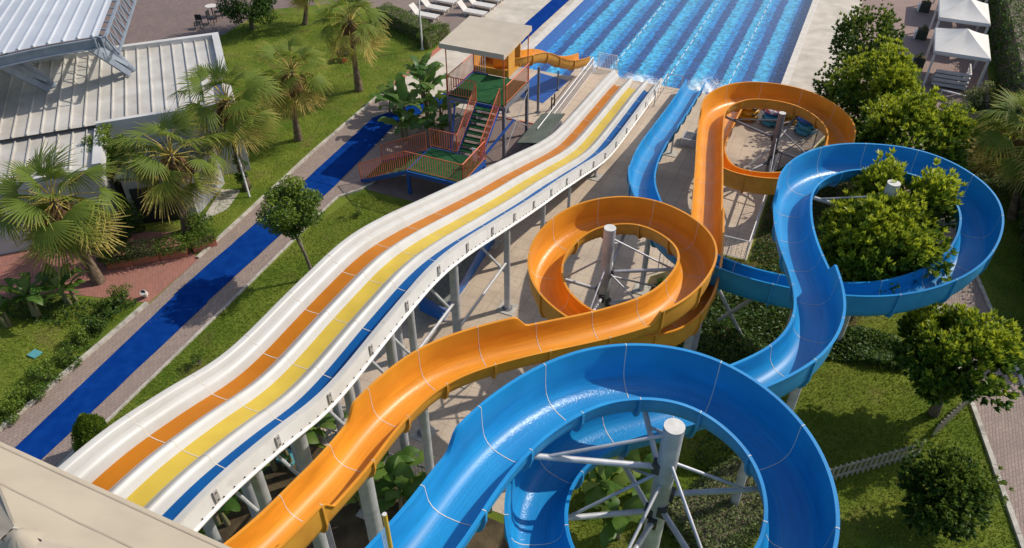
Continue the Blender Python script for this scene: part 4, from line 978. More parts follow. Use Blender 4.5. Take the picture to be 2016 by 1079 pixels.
# white water
def foammat():
    m = bpy.data.materials.new('churned_foam'); m.use_nodes = True
    n = m.node_tree.nodes; l = m.node_tree.links; p = n['Principled BSDF']; p.inputs['Base Color'].default_value = (.88,.93,.96,1); p.inputs['Roughness'].default_value = .5
    g = n.new('ShaderNodeNewGeometry'); t = n.new('ShaderNodeTexNoise'); t.inputs['Scale'].default_value = 3.2; t.inputs['Detail'].default_value = 9; t.inputs['Roughness'].default_value = .72; t.inputs['Distortion'].default_value = 1.5
    l.new(g.outputs['Position'], t.inputs['Vector']); a = n.new('ShaderNodeAttribute'); a.attribute_name = 'tint'
    ad = n.new('ShaderNodeMath'); ad.operation = 'ADD'; l.new(t.outputs['Fac'], ad.inputs[0]); l.new(a.outputs['Fac'], ad.inputs[1])
    r = n.new('ShaderNodeMapRange'); r.inputs[1].default_value = .80; r.inputs[2].default_value = 1.25; l.new(ad.outputs[0], r.inputs[0])
    tr = n.new('ShaderNodeBsdfTransparent'); mx = n.new('ShaderNodeMixShader'); l.new(r.outputs[0], mx.inputs[0]); l.new(tr.outputs[0], mx.inputs[1]); l.new(p.outputs[0], mx.inputs[2])
    l.new(mx.outputs[0], n['Material Output'].inputs[0]); return m
M['churn'] = foammat()
def splash(x0_,x1_,y0_,y1_,n,zm,name='splash'):
    nx,ny=44,44; u,v=np.meshgrid(np.linspace(0,1,nx),np.linspace(0,1,ny),indexing='ij'); u=u.ravel(); v=v.ravel()
    pad=.35; X_=x0_-pad+(x1_-x0_+2*pad)*u; Y_=y0_-.15+(y1_-y0_+.6)*v
    fall=np.clip(np.sin(np.pi*u),0,1)**.6*np.clip((1-v)**.8,0,1)*np.clip(v*9+.3,0,1)
    Z_=-.085+zm*fall**2*(.35+.65*rng.random(len(u)))*(.6+.4*np.sin(X_*9+Y_*4))
    q=np.arange(nx*ny).reshape(nx,ny); F=np.stack([q[:-1,:-1],q[1:,:-1],q[1:,1:],q[:-1,1:]],-1).reshape(-1,4)
    o=rawmesh(name,np.column_stack([X_,Y_,np.maximum(Z_,-.085)]),F,M['churn'],None,.75*fall,smooth=True); o['kind']='stuff'
    q=rng.random((n,3)); C=np.stack([x0_+(x1_-x0_)*q[:,0], y0_+(y1_-y0_)*.6*q[:,1]**1.5, .0+zm*1.3*q[:,2]**2],1)
    V,F,tt=leaves(C,rng.normal(size=(n,3)),rng.uniform(.012,.04,n),.9); o=rawmesh('spray',V,F,M['foam']); o['kind']='stuff'
splash(-11.6,-9.0,42.3,43.9,150,.16); splash(-7.6,-5.4,42.2,45.8,500,.35); splash(-14.6,-13.0,42.4,45.0,200,.28); splash(-4.9,-3.7,42.4,44.6,120,.25)

# ---------------------------------------------------------------- gazebos, pots, sofa
def gazebo(label, X0,X1,Y0,Y1):
    t=thing('gazebo',label,'gazebo',((X0+X1)/2,(Y0+Y1)/2,0),'white gazebos by the right hedge'); cx,cy=(X0+X1)/2,(Y0+Y1)/2
    n=10; b=MB(); co=[(X0,Y0),(X1,Y0),(X1,Y1),(X0,Y1)]
    for k in range(4):
        a=co[k]; c=co[(k+1)%4]; vs=[]
        for i in range(n+1):
            v=i/n
            for j in range(n+1):
                u=j/n; x=a[0]+(c[0]-a[0])*u; y=a[1]+(c[1]-a[1])*u; sag=.10*math.sin(v*math.pi)*(1-.6*abs(2*u-1))
                vs.append((x+(cx-x)*v,y+(cy-y)*v,2.2+.85*v-sag))
        b.add(vs,[(i*(n+1)+j,i*(n+1)+j+1,(i+1)*(n+1)+j+1,(i+1)*(n+1)+j) for i in range(n) for j in range(n)])
        b.add([(a[0],a[1],2.2),(c[0],c[1],2.2),(c[0],c[1],1.98),(a[0],a[1],1.98)],[(3,2,1,0)])
    b.build('canopy',M['fabric_white'],t,smooth=35)
    for x,y in co: 
        sx=.06 if x==X0 else -.06; sy=.06 if y==Y0 else -.06
        MB().box(x+sx-.06,x+sx+.06,y+sy-.06,y+sy+.06,0,2.12).build('post',M['whitepaint'],t)
    for x in (X0+.1,X1-.1):
        vs=[]
        for i in range(9):
            for z in (0.05,2.0): vs.append((x+.03*math.sin(i*2.0),Y0+.12+i*.05,z))
        MB().add(vs,[(2*i,2*i+2,2*i+3,2*i+1) for i in range(8)]).build('curtain',M['fabric'],t,smooth=60)
    for a,c in ((co[0],co[1]),(co[1],co[2]),(co[2],co[3]),(co[3],co[0])): MB().beam((*a,2.08),(*c,2.08),.06,.10).build('eave_bar',M['whitepaint'],t)
    return t
gazebo('white peaked gazebo nearest the trees, slatted sofa inside',5.3,8.2,48.5,52.3)
gazebo('white peaked gazebo standing behind the nearer one',5.5,8.4,54.3,58.1)
gazebo('white gazebo farthest back, only its edge in view',5.7,8.6,60.1,63.9)
t=thing('pallet_sofa','pale slatted pallet sofa under the nearest white gazebo','sofa',(6.7,49,0))
for k in range(4): MB().box(5.75,7.55,48.62,48.70,.12+k*.26,.30+k*.26).build('back_slat',M['whitepaint'],t,bevel=.008)
for k in range(4): MB().box(7.55,7.63,48.62,50.3,.12+k*.26,.30+k*.26).build('side_slat',M['whitepaint'],t,bevel=.008)
MB().box(5.75,7.5,48.75,49.6,.1,.42).build('seat',M['wood'],t); MB().box(5.8,7.5,48.78,49.6,.43,.55).build('cushion',M['woven'],t,bevel=.05)
tag(MB().beam((6.2,47.2,.5),(7.45,46.85,.5),.08,.08).beam((6.25,47.2,0),(6.25,47.2,.48),.05,.05).beam((7.4,46.86,0),(7.4,46.86,.48),.05,.05).build('barrier_bar',M['whitepaint']),'low white bar barrier in front of the nearest gazebo','barrier')
def potplant(label,x,y):
    t=thing('planter',label,'planter',(x,y,0),'dark planters along the gazebo path')
    MB().box(x-.32,x+.32,y-.32,y+.32,0,.62).build('pot',M['woven'],t,bevel=.02); MB().box(x-.47,x-.36,y-.3,y+.3,0,.5).build('side_panel',M['whitepaint'],t)
    MB().box(x-.28,x+.28,y-.28,y+.28,.60,.635).build('soil',M['soil'],t); shrub('plant','',(x,y,.62),(.2,.2,.22),120,'dense',.08,parent=t)
potplant('dark square planter with white side panel nearest the gazebo sofa',4.95,51.3); potplant('dark square planter, middle of three along the gazebo path',5.05,56.3); potplant('dark square planter, farthest of three along the gazebo path',5.15,61.8)

# ---------------------------------------------------------------- lounge corner
def lounger(label,x,y,rz):
    t=thing('sun_lounger',label,'sun lounger',(0,0,0),'pale sun loungers on the lounge deck')
    MB().box(-.62,.98,-.32,.32,.30,.345).build('seat',M['sling'],t,bevel=.01)
    MB().add([(-.62,-.32,.31),(-.62,.32,.31),(-1.14,.32,.86),(-1.14,-.32,.86),(-.60,-.32,.35),(-.60,.32,.35),(-1.11,.32,.90),(-1.11,-.32,.90)],[(3,2,1,0),(4,5,6,7),(0,1,5,4),(1,2,6,5),(2,3,7,6),(3,0,4,7)]).build('backrest',M['sling'],t)
    for a in (.85,-.5):
        for s_ in (-.28,.28): MB().box(a-.025,a+.025,s_-.025,s_+.025,0,.30).build('leg',M['whitepaint'],t)
    MB().beam((-.7,-.34,.31),(1.0,-.34,.31),.03,.06).beam((-.7,.34,.31),(1.0,.34,.31),.03,.06).build('side_rail',M['whitepaint'],t)
    t.location=(x,y,0); t.rotation_euler=(0,0,rz); return t
lz_=R(-2)
L0=lounger('pale lounger nearest the corner of the clipped hedge',-26.95,46.0,lz_)
for lab,x,y in (('pale lounger second from the hedge in the left row',-26.95,47.55),('pale lounger third from the hedge in the left row',-27.1,49.1),('pale lounger fourth from the hedge in the left row',-27.2,50.7),('pale lounger fifth from the hedge in the left row',-27.2,52.3),('pale lounger fully back in the left row, cut by the top edge',-27.2,53.9),
    ('pale lounger right behind the tower canopy, end of the right row',-24.15,47.9),('pale lounger second behind the tower canopy',-24.2,49.4),('pale lounger third behind the tower canopy',-24.3,50.9),('pale lounger fourth behind the tower canopy',-24.3,52.4)): dup(L0,(x,y,0),lab,lz_)
t=thing('lamp_post','slim white lamp post rising beside the corner of the clipped hedge','lamp post',(-24.56,41.26,0))
MB().tube((-24.56,41.26,0),(-24.56,41.26,5.2),.055,.04,12).tube((-24.56,41.26,0),(-24.56,41.26,.04),.13,n=12).build('pole',M['whitepaint'],t,smooth=40)
MB().tube((-24.56,41.26,5.2),(-24.56,41.26,5.55),.12,.16,12).build('lamp_head',M['fabric_white'],t,smooth=40)
hedge('clipped_hedge','clipped green hedge running left from the lamp post',(-29.6,44.75),(-24.75,42.55),1.15,1.0,5200,'hedge',.10)
hedge('clipped_hedge','short end of the clipped hedge along the terracotta border',(-24.55,41.35),(-24.35,43.9),.85,.85,2600,'hedge',.10)
t=thing('hose_cart','red hose cart with black drum standing on the lawn','hose cart',(-28.4,37.7,0))
MB().torus((-28.3,37.8,.46),.30,.15,22,10).build('hose_drum',M['black'],t,smooth=80); 
b=MB()
for s_ in (-.28,.28): b.path([(-28.75+s_*.3,37.4+s_,.05),(-28.55,37.55+s_,.55),(-28.25,37.9+s_,.85)],.03,6); b.path([(-28.1,37.5+s_,.03),(-28.0,38.0+s_,.6)],.03,6)
b.build('frame',M['red'],t); MB().torus((-28.0,37.45,.16),.12,.045,16,8).build('wheel',M['red'],t,smooth=80)
# black chairs on the plaza
def chair(label,x,y,rz):
    t=thing('chair',label,'chair',(0,0,0),'black chairs at the edge of the plaza')
    MB().box(-.22,.22,-.22,.22,.42,.46).build('seat',M['black'],t); MB().box(-.22,.22,.20,.235,.5,.88).build('backrest',M['black'],t)
    for a in (-.2,.2):
        for c in (-.2,.2): MB().box(a-.02,a+.02,c-.02,c+.02,0,.88 if c>0 else .42).build('leg',M['black'],t)
    t.location=(x,y,0); t.rotation_euler=(0,0,rz); return t
C0=chair('black chair at the plaza edge nearest the roof corner',-40.3,38.2,.4)
for lab,x,y,rz in (('second black chair from the roof corner',-40.1,39.3,1.9),('third black chair from the roof corner',-40.4,40.3,-.6),('fourth black chair from the roof corner, by the dark tree',-40.1,41.2,2.6)): dup(C0,(x,y,0),lab,rz)
t=thing('round_table','small pale round table among the black chairs','table',(-41,40.4,0)); MB().tube((-41,40.4,.70),(-41,40.4,.74),.4,n=20).build('tabletop',M['sling'],t); MB().tube((-41,40.4,0),(-41,40.4,.7),.04,n=8).build('leg',M['black'],t)

# ---------------------------------------------------------------- buildings at left
BO=Vector((-25.1,24.7,0)); ua=Vector((.707,.707,0)); va=Vector((.707,-.707,0))      # right front corner; along the front; outwards
BL_=thing('low_building','low white building with ribbed metal roof behind the palms','building',BO)
def bp(a,v,z): p=BO-ua*a+va*v; return (p.x,p.y,z)
def ribroof(parent,a0,a1,v0,v1,z0,z1,mm,name='roof',sp=.58):
    b=MB(); b.add([bp(a0,v0,z0),bp(a1,v0,z0),bp(a1,v1,z1),bp(a0,v1,z1)],[(0,1,2,3)]); a=a0+.35
    while a<a1:
        p=Vector(bp(a,v0,z0+.03)); q=Vector(bp(a,v1,z1+.03)); b.beam(p,q,.05,.09); a+=sp
    return b.build(name,M[mm],parent)
ribroof(BL_,.35,26,-8.0,-.25,3.75,3.55,'roof')
ribroof(BL_,6.1,26,-.3,3.1,3.32,3.22,'roof')
def slab(a0,a1,v0,v1,z0,z1): 
    vs=[bp(a,v,z) for z in (z0,z1) for a,v in ((a0,v0),(a1,v0),(a1,v1),(a0,v1))]
    return MB().add(vs,[(0,1,2,3),(7,6,5,4),(0,4,5,1),(1,5,6,2),(2,6,7,3),(3,7,4,0)])
for nm,a in (('parapet',(0,.35,-8.3,.0,3.2,4.0)),('parapet',(.35,26,-8.3,-8.0,3.2,4.0)),('parapet',(.35,6.0,-.25,.0,3.2,3.72)),('parapet',(5.75,6.1,0,3.3,2.9,3.5)),('parapet',(6.1,26,3.1,3.3,2.9,3.3))): slab(*a).build(nm,M['plaster'],BL_)
slab(.02,26,-8.28,-.02,0,3.25).build('wall',M['plaster'],BL_)
slab(6.0,26,-.02,3.2,0,2.95).build('wall',M['plaster'],BL_)
MB().prism([(-26.9,18.9),(-24.75,20.5),(-25.5,23.2),(-28.6,21.2)],0,2.25).build('porch_wall',M['steel'],BL_)
MB().prism([(-27.1,18.75),(-24.6,20.4),(-25.3,23.4),(-28.7,21.3)],2.26,2.36).build('porch_roof',M['shed'],BL_)
MB().beam((-26.7,19.0,.9),(-25.05,20.23,.9),.12,1.8).build('dark_opening',M['black'],BL_)  # solid black panel: the shade inside the porch opening, put in as colour
struct('concrete_strip',MB().sheet([tuple(at(*q)[:2]) for q in ((396,436),(436,372),(474,374),(448,412))],.004),M['pad'])
# ribbed canopy on steel girders over the building
CN=thing('steel_canopy','curved ribbed white canopy on blue grey girders above the low roof','canopy',(-33,24,0))
e0=Vector((-30.6,22.95,0)); ed=Vector((-.62,-.785,0)); rd=Vector((-.628,.778,0))
def cz(a): return 6.62-.0*a-.0165*max(0,a-1.5)**2
b=MB(); n=30; vs=[]
for i in range(n+1):
    a=-.1+i*12/n
    for j in range(2): p=e0+ed*a+rd*(j*9.5); vs.append((p.x,p.y,cz(a)))
b.add(vs,[(2*i,2*i+2,2*i+3,2*i+1) for i in range(n)])
a=.15
while a<12:
    p=e0+ed*a; q=p+rd*9.5; b.beam((p.x,p.y,cz(a)+.035),(q.x,q.y,cz(a)+.035),.06,.09); a+=.60
b.build('roof',M['roof_hi'],CN)
b=MB()
for i in range(24):
    a0=i*.5; a1=a0+.5; p=e0+ed*a0; q=e0+ed*a1
    for dz,h,wd in ((-.30,.42,.06),(-.10,.05,.22),(-.51,.05,.22)): b.beam((p.x,p.y,cz(a0)+dz),(q.x,q.y,cz(a1)+dz),wd,h)
b.build('edge_girder',M['girder'],CN)
for a in (0,4.3,8.5):
    b=MB()
    for k in (-.14,.14): p=e0+ed*(a+k)-rd*.06; b.beam((p.x,p.y,cz(a)-.54),(p.x,p.y,cz(a)-.04),.05,.26,up=(1,0,0))
    b.build('splice_plate',M['girder'],CN)
# truss down the right-hand edge
b=MB(); tp=[]; bt=[]
for j in range(11):
    p=e0-ed*.35+rd*(j*.95); tp.append(Vector((p.x,p.y,6.5))); bt.append(Vector((p.x+.25,p.y+.2,5.7)))
for A_ in (tp,bt):
    for p,q in zip(A_[:-1],A_[1:]): b.beam(p,q,.10,.12)
for j in range(10): b.beam(tp[j],bt[j],.07,.07); b.beam(bt[j],tp[j+1],.06,.06)
for j in range(11): 
    p=e0+rd*(j*.95); b.beam(tp[j],(p.x,p.y,6.58),.07,.07)
b.build('edge_truss',M['girder'],CN)
for (a,r) in ((.6,0.4),(4.2,.3),(8.2,.3)):
    p=e0+ed*a+rd*r; top=Vector((p.x,p.y,cz(a)-.5)); foot=Vector((p.x-.9,p.y+2.6,3.7))
    MB().tube(foot,top+Vector((-.6,1.2,-.2)),.22,n=16).build('column',M['girder'],CN,smooth=40)
    MB().add([tuple(top+Vector((.0,.0,.1))),tuple(top+Vector((-.7,1.0,.1))),tuple(foot+Vector((.25,-.2,.5))),tuple(foot+Vector((.45,-.5,.5)))],[(0,1,2,3),(3,2,1,0)]).build('bracket',M['girder'],CN)
    MB().beam(top,foot+Vector((.4,-.5,.1)),.14,.28).build('strut',M['girder'],CN)

# ---------------------------------------------------------------- start tower canopy at lower left
ST=thing('start_tower','beige peaked canopy of the slide start tower at the lower left corner','tower',(-8.1,1.1,0))
b=MB(); cx,cy,hw,hy,ze,za=-7.5,2.28,3.4,1.42,10.45,11.78; co=[(cx-hw,cy-hy),(cx+hw,cy-hy),(cx+hw,cy+hy),(cx-hw,cy+hy)]; n=16
for k in range(4):
    a=co[k]; c=co[(k+1)%4]; vs=[]
    for i in range(n+1):
        v=i/n*.93
        for j in range(n+1):
            u=j/n; x=a[0]+(c[0]-a[0])*u; y=a[1]+(c[1]-a[1])*u; sag=.07*math.sin(v*math.pi)*(1-.5*abs(2*u-1))+.012*math.sin(u*19+v*7)*v*(1-v)
            vs.append((x+(cx-x)*v,y+(cy-y)*v,ze+(za-ze)*v-sag))
    b.add(vs,[(i*(n+1)+j,i*(n+1)+j+1,(i+1)*(n+1)+j+1,(i+1)*(n+1)+j) for i in range(n) for j in range(n)])
    b.add([(a[0],a[1],ze),(c[0],c[1],ze),(c[0],c[1],ze-.30),(a[0],a[1],ze-.30)],[(3,2,1,0)])
b.build('canopy',M['fabric'],ST,smooth=35)
b=MB(); nn=28; vs=[]
for i in range(nn):
    t_=2*math.pi*i/nn; r_=.30*(1+.05*(-1)**i); vs.append((cx+r_*math.cos(t_)*1.3,cy+r_*math.sin(t_)*.75,za-.24)); 
for i in range(nn):
    t_=2*math.pi*i/nn; r_=.06; vs.append((cx+r_*math.cos(t_),cy+r_*math.sin(t_),za+.03))
b.add(vs,[(i,(i+1)%nn,nn+(i+1)%nn,nn+i) for i in range(nn)]+[tuple(range(nn,2*nn))]); b.build('canopy_cap',M['fabric'],ST,smooth=80)
for k in range(4):
    a=co[k]; MB().beam((a[0],a[1],ze+.02),(cx+(a[0]-cx)*.09,cy+(a[1]-cy)*.09,ze+(za-ze)*.91-.03),.035,.02).build('hip_seam',M['fabric'],ST)
for f_,z_ in ((.93,.045),(.45,.0)):
    a=Vector((cx-hw*f_,cy+hy*f_,ze+(za-ze)*(1-f_)-z_*.4)); c=Vector((cx+hw*f_,cy+hy*f_,ze+(za-ze)*(1-f_)-z_*.4)); n_=22; b=MB()
    pts_=[]
    for i in range(n_+1):
        u=i/n_; v=1-f_; sag=.07*math.sin(v*math.pi)*(1-.5*abs(2*u-1)); p=a.lerp(c,u); pts_.append((p.x,p.y,ze+(za-ze)*v-sag+.014))
    for p,q in zip(pts_[:-1],pts_[1:]): b.beam(p,q,.022,.008)
    b.build('hem_seam',M['fabric'],ST)
for x,y in co: MB().tube((x*.985+cx*.015,y*.98+cy*.02,0),(x*.985+cx*.015,y*.98+cy*.02,ze-.05),.09,n=12).build('post',M['steel'],ST)
MB().box(cx-hw+.1,cx+hw+1.5,cy-hy-2.5,cy+hy-1.2,7.0,7.15).build('platform',M['greenturf'],ST)
t=thing('yellow_pole','thin yellow pole with looped wires in front of the blue slide','pole',(-2.84,3.4,0))
ytop=at(757,1012,13.5); MB().tube((ytop.x,ytop.y,0),(ytop.x,ytop.y,13.5),.024,n=12,capmi=1).build('pole',[M['yellow'],M['cap']],t,smooth=40)
for k in range(3):
    q=Vector((ytop.x-.05-.02*k,ytop.y,13.44)); MB().path([(ytop.x,ytop.y,13.48),q,q-Vector((-.01,0,.6)),q-Vector((-.03,0,5.1))],.004,5).build('wire',M['cap'],t)

# ---------------------------------------------------------------- lawn oddments
t=thing('ground_light','small round spotlight on the kerb end by the red paving','spotlight',(-22.72,15.2,0))
MB().tube((-22.72,15.2,0),(-22.72,15.2,.12),.07,n=12).build('base',M['pad'],t); MB().tube((-22.72,15.2,.12),(-22.70,15.12,.30),.12,.13,14).build('lamp_head',M['cap'],t,smooth=40); MB().tube((-22.70,15.12,.302),(-22.699,15.116,.306),.10,n=14).build('lens',M['black'],t)
tag(MB().box(-24.25,-23.85,10.9,11.25,0,.06).build('valve_cover',M['teal'],bevel=.01),'square teal valve cover lying on the left lawn','valve cover')
tag(MB().box(-12.9,-12.3,10.7,11.2,.1,.2).build('drain_cover',M['teal'],bevel=.01),'teal cover among the bananas under the white slide','drain cover')
def picket(label,a,c,h=.75):
    a=Vector((*a,0)); c=Vector((*c,0)); t=thing('picket_fence',label,'fence',(a+c)/2); L=(c-a).length; b=MB(); n=int(L/.19); d=(c-a)/L
    for i in range(n): p=a.lerp(c,(i+.5)/n); b.beam(p,p+Vector((0,0,h+random.uniform(-.02,.02))),.07,.02,up=tuple(d))
    b.build('pickets',M['wood'],t)
    for z in (.18,h-.14): MB().beam(a+Vector((0,.03,z)),c+Vector((0,.03,z)),.03,.07).build('rail',M['wood'],t)
picket('pale picket fence on the lawn between the blue slide and the lower right tree',(2.9,16.75),(5.75,19.2))
picket('pale picket fence on the lawn behind the right-hand tree trunk',(6.15,20.2),(7.25,22.3),.6)
def planterbox(label,x,y,rz,L=1.15,m='hedge'):
    t=thing('planter_box',label,'planter',(0,0,0),'terracotta planter boxes in front of the palms')
    MB().box(-L/2,L/2,-.22,.22,0,.34).build('trough',M['pot'],t,bevel=.015); MB().box(-L/2+.03,L/2-.03,-.19,.19,.33,.345).build('soil',M['soil'],t)
    P,N=obox_points((-L/2,0),(L/2,0),.62,.55,.32,.06,.05)(1100); V,F,tt=leaves(P,N,.08,.6,np.clip(rng.normal(.5,.22,len(P)),0,1)); rawmesh('clipped_plant',V,F,M[m],t,tt)
    t.location=(x,y,0); t.rotation_euler=(0,0,rz)
planterbox('terracotta box with dark clipped plant, leftmost of four',-25.2,16.35,R(38),1.0,'dense'); planterbox('terracotta box with pale variegated plant, second of four',-24.45,17.0,R(38),1.1,'pale'); planterbox('terracotta box with bright clipped plant, third of four',-23.6,17.75,R(40),1.1); planterbox('terracotta box with bushy green plant at the path kerb',-22.85,18.75,R(60),1.0)

# ---------------------------------------------------------------- palms, trees, shrubs
palm('big fan palm nearest the bottom left, brown dead fronds under its crown',(-25.19,15.13,0),(-25.45,14.95,4.05),34,1.3,1.32,trunk_r=.20,seedtint=.02)
palm('fan palm with yellowing lower fronds over the planter boxes',(-24.39,19.36,0),(-24.1,19.55,3.9),30,1.3,1.25,trunk_r=.17,seedtint=.04)
palm('fan palm at the white building corner with a leaning white stake beside it',(-24.16,23.22,0),(-24.15,23.3,4.6),31,1.3,1.22,trunk_r=.17)
palm('straw tipped fan palm alone on the lawn left of the carpet',(-24.78,28.18,0),(-24.5,28.3,3.95),33,1.15,1.12,trunk_r=.17,seedtint=.10)
palm('fan palm on the lawn near the red hose cart',(-25.05,34.47,0),(-25.05,34.5,4.2),34,1.2,1.18,trunk_r=.19,seedtint=.06)
palm('small far fan palm on the lawn cut by the top edge of the view',(-34.1,41.7,0),(-33.7,41.9,2.9),26,.9,.9,trunk_r=.15)
palm('fan palm on the right edge of the view behind the blue loop',(9.35,35.3,0),(8.45,35.0,4.35),42,1.25,1.3,trunk_r=.17,seedtint=.05)
t=thing('stake','white leaning stake beside the palm at the building corner','stake',(-23.6,22.6,0)); MB().tube((-23.6,22.7,0),(-24.1,23.1,2.3),.045,n=8).build('pole',M['whitepaint'],t,smooth=40)
shrub('climbing_plant','ivy climbing the palm trunk at the building corner',(-24.1,23.1,.1),(.32,.32,1.1),900,'dense',.10)

tree('tree','tall olive green tree at the top right beside the pool walk',(1.6,45.6,0),(1.35,44.3,3.3),(1.55,1.7,1.9),42,9000,'dense',.15,.62,.14,spiky=.3)
tree('tree','dark leaved tree between the pool walk and the bright tree below it',(.6,41.5,0),(.45,41.0,2.6),(.8,.9,1.3),20,3200,'dense',.14,.5,.10,spiky=.3)
tree('tree','bright yellow green tree in the middle of the right-hand row',(2.6,38.8,0),(2.45,38.5,3.2),(1.9,1.9,1.8),54,15000,'fruit',.175,.58,.14,spiky=.6)
tree('tree','wide yellow green tree right behind the top of the blue loop',(4.6,35.2,0),(4.2,34.9,2.9),(2.35,1.9,1.7),64,17000,'fruit',.175,.60,.15,spiky=.6)
tree('tree','leafy green tree growing up through the middle of the wide blue loop',(3.15,25.3,0),(3.0,22.85,4.7),(1.9,1.4,1.6),78,26000,'fruit',.165,.52,.14,spiky=.8,extra=[((3.3,24.7,5.45),(1.65,.7,1.2),30,9500)],tshift=.02)
tree('tree','broad dark green tree on the right lawn, its top lit yellow',(6.2,21.35,0),(6.0,20.95,2.75),(1.85,1.5,1.3),58,15000,'fruit',.165,.46,.15,spiky=.6,limbs=12,tshift=-.10)
tree('tree','low dark bushy tree at the lower right beside the path kerb',(5.95,16.8,0),(5.85,16.85,1.65),(.85,.85,.9),26,6500,'dense',.12,.48,.08,spiky=.35,extra=[((6.65,16.95,1.4),(.65,.65,.75),14,3600),((5.95,16.05,1.15),(.7,.7,.75),14,3600)],limbs=10,tshift=-.16)
tree('tree','small round topped tree with a bare leaning trunk beside the white slide',(-17.25,18.9,0),(-17.75,18.75,3.35),(1.15,1.15,.95),44,9500,'hedge',.12,.42,.065,limbs=10)
MB().tube((-17.3,18.8,0),(-17.6,18.95,2.6),.012,n=5).build('support_string',M['sling'],bpy.data.objects['tree.007'] if 'tree.007' in bpy.data.objects else None)
tree('tree','dark dense tree at the edge of the plaza near the top left',(-36.9,39.6,0),(-36.6,39.3,2.3),(1.9,1.7,1.7),44,8000,'dense',.17,.7,.14)
tree('tree','bushy green tree against the white building behind the two front palms',(-28.6,19.9,0),(-28.7,20.05,2.75),(1.05,1.0,1.1),30,6500,'hedge',.13,.45,.08)
for lab,x,y,r_,h_ in (('feathery pale shrub below the gazebo row',8.05,46.2,.75,1.2),('round pale shrub beside the right-hand palm',8.0,39.6,.95,1.1),('round pale shrub at the foot of the right-hand palm',8.5,36.9,.85,1.0),('dark shrub between the gazebo and the bright trees',6.6,43.2,1.0,1.2),('dark shrub behind the bright trees near the hedge',7.0,40.6,1.0,1.1)):
    shrub('shrub',lab,(x,y,0),(r_,r_,h_*.75),2600,'pale' if 'pale' in lab else 'dense',.10,'shrubs along the right-hand path')
hedge('tall_hedge','tall dark hedge along the right edge of the view',(10.6,26),(9.9,88),1.9,2.7,30000,'dense',.17,lumps=.16,jit=.12)
# shrubs along the left kerb
k_=0
for lab,px,py,r_ in (('yellow green shrub nearest the bottom left corner',12,812,.62),('yellow green kerb shrub second from the bottom left corner',48,778,.60),('yellow green kerb shrub third from the bottom left corner',88,742,.58),('yellow green kerb shrub beside the valve cover',128,706,.55),('tall kerb shrub halfway up the left border',150,672,.58),('dark kerb shrub above the halfway point of the left border',182,640,.5),('dark kerb shrub second from the spotlight',212,612,.5),('dark kerb shrub nearest the spotlight',236,588,.5)):
    p=at(px,py,.25); shrub('shrub',lab,(p.x,p.y,0),(r_,r_,.42),1100,'hedge' if 'yellow' in lab or 'tall' in lab else 'dense',.085,'shrubs along the left kerb')
for lab,px,py in (('sprig of young tree staked in the grass below the red stair',705,425),('small weedy sprig in the grass left of the white slide',395,718)):
    p=at(px,py); shrub('young_plant',lab,(p.x,p.y,0),(.22,.22,.5),170,'hedge',.09)
# small conifer
def conifer(label,base,h,r):
    base=Vector(base); t=thing('conifer',label,'conifer',base); n=4200
    z=rng.uniform(0,1,n)**.8; a=rng.uniform(0,6.283,n); rr=r*np.clip(np.sin((1-z)**.75*1.75),0.03,1)*rng.uniform(.72,1.04,n)*(1+.12*np.sin(a*5+z*9))
    P=np.stack([base.x+rr*np.cos(a),base.y+rr*np.sin(a),.05+h*z],1); N=np.stack([np.cos(a),np.sin(a),.5+0*a],1)+rng.normal(size=(n,3))*.35
    # upright scale sprays
    u=np.stack([np.cos(a)*.35,np.sin(a)*.35,np.ones(n)],1)+rng.normal(size=(n,3))*.18; u/=np.linalg.norm(u,axis=1,keepdims=True); sd_=np.cross(u,N); sd_/=np.linalg.norm(sd_,axis=1,keepdims=True)
    s_=rng.uniform(.10,.20,n)[:,None]; V=np.stack([P-u*s_*.5,P+sd_*s_*.18,P+u*s_*.6,P-sd_*s_*.18],1).reshape(-1,3)
    rawmesh('foliage',V,np.arange(4*n).reshape(-1,4),M['hedge'],t,np.repeat(np.clip(rng.normal(.5,.2,n)+.2*z,0,1),4))
    MB().path([base-Vector((0,0,.03)),base+Vector((0,0,h*.8))],[.06,.02],7).build('trunk',M['bark2'],t)
conifer('small cone shaped conifer at the path edge by the beige canopy',(-18.3,8.75,0),1.75,.62)

for lab,px,py,nl,L,h in (('banana plant at the far left edge of the garden',20,640,10,1.35,.9),('banana plant left of the red brick paving with broad leaves',75,625,11,1.4,1.0),('banana plant by the kerb shrubs in the left garden',140,600,11,1.35,.9),
    ('tall banana clump beside the red stair, leaves over the carpet',800,262,12,1.75,1.5),('tallest banana plant in front of the tower leg',845,235,12,1.8,1.9),('low banana plant under the red lower stair',800,278,9,1.4,.8),('banana plant hard against the tower leg',868,255,11,1.6,1.5),
    ('bushy banana plant behind the tall clump by the tower',835,205,12,1.7,1.7),('young banana plant at the carpet edge by the tower',775,225,10,1.5,1.0),('leaning banana plant between the tower and the red stair',860,280,11,1.6,1.1),
    ('banana plant below the end of the white slide, left of the orange flume',478,985,10,1.5,1.0),('banana plant between the first two white slide posts',560,915,11,1.6,1.1),('banana plant at the lower guard rail left of the orange flume',630,870,8,1.3,.7),('banana plant behind the beige canopy edge',430,1030,9,1.5,.9),
    ('banana plant between the orange and blue flumes, in front of the rail',770,965,11,1.45,1.0),('low banana plant under the orange flume',715,1000,9,1.3,.7),('banana plant beside the yellow pole',800,1000,9,1.3,.8),
    ('banana plant seen through the blue loop, left of the grey column',1170,985,11,1.5,.9),('banana plant at the bottom edge inside the blue loop',1215,1050,10,1.5,.9),('banana plant low inside the blue loop beside the column foot',1250,975,8,1.3,.6)):
    p=at(px,py); banana(lab,(p.x,p.y,0),nl,L,h)
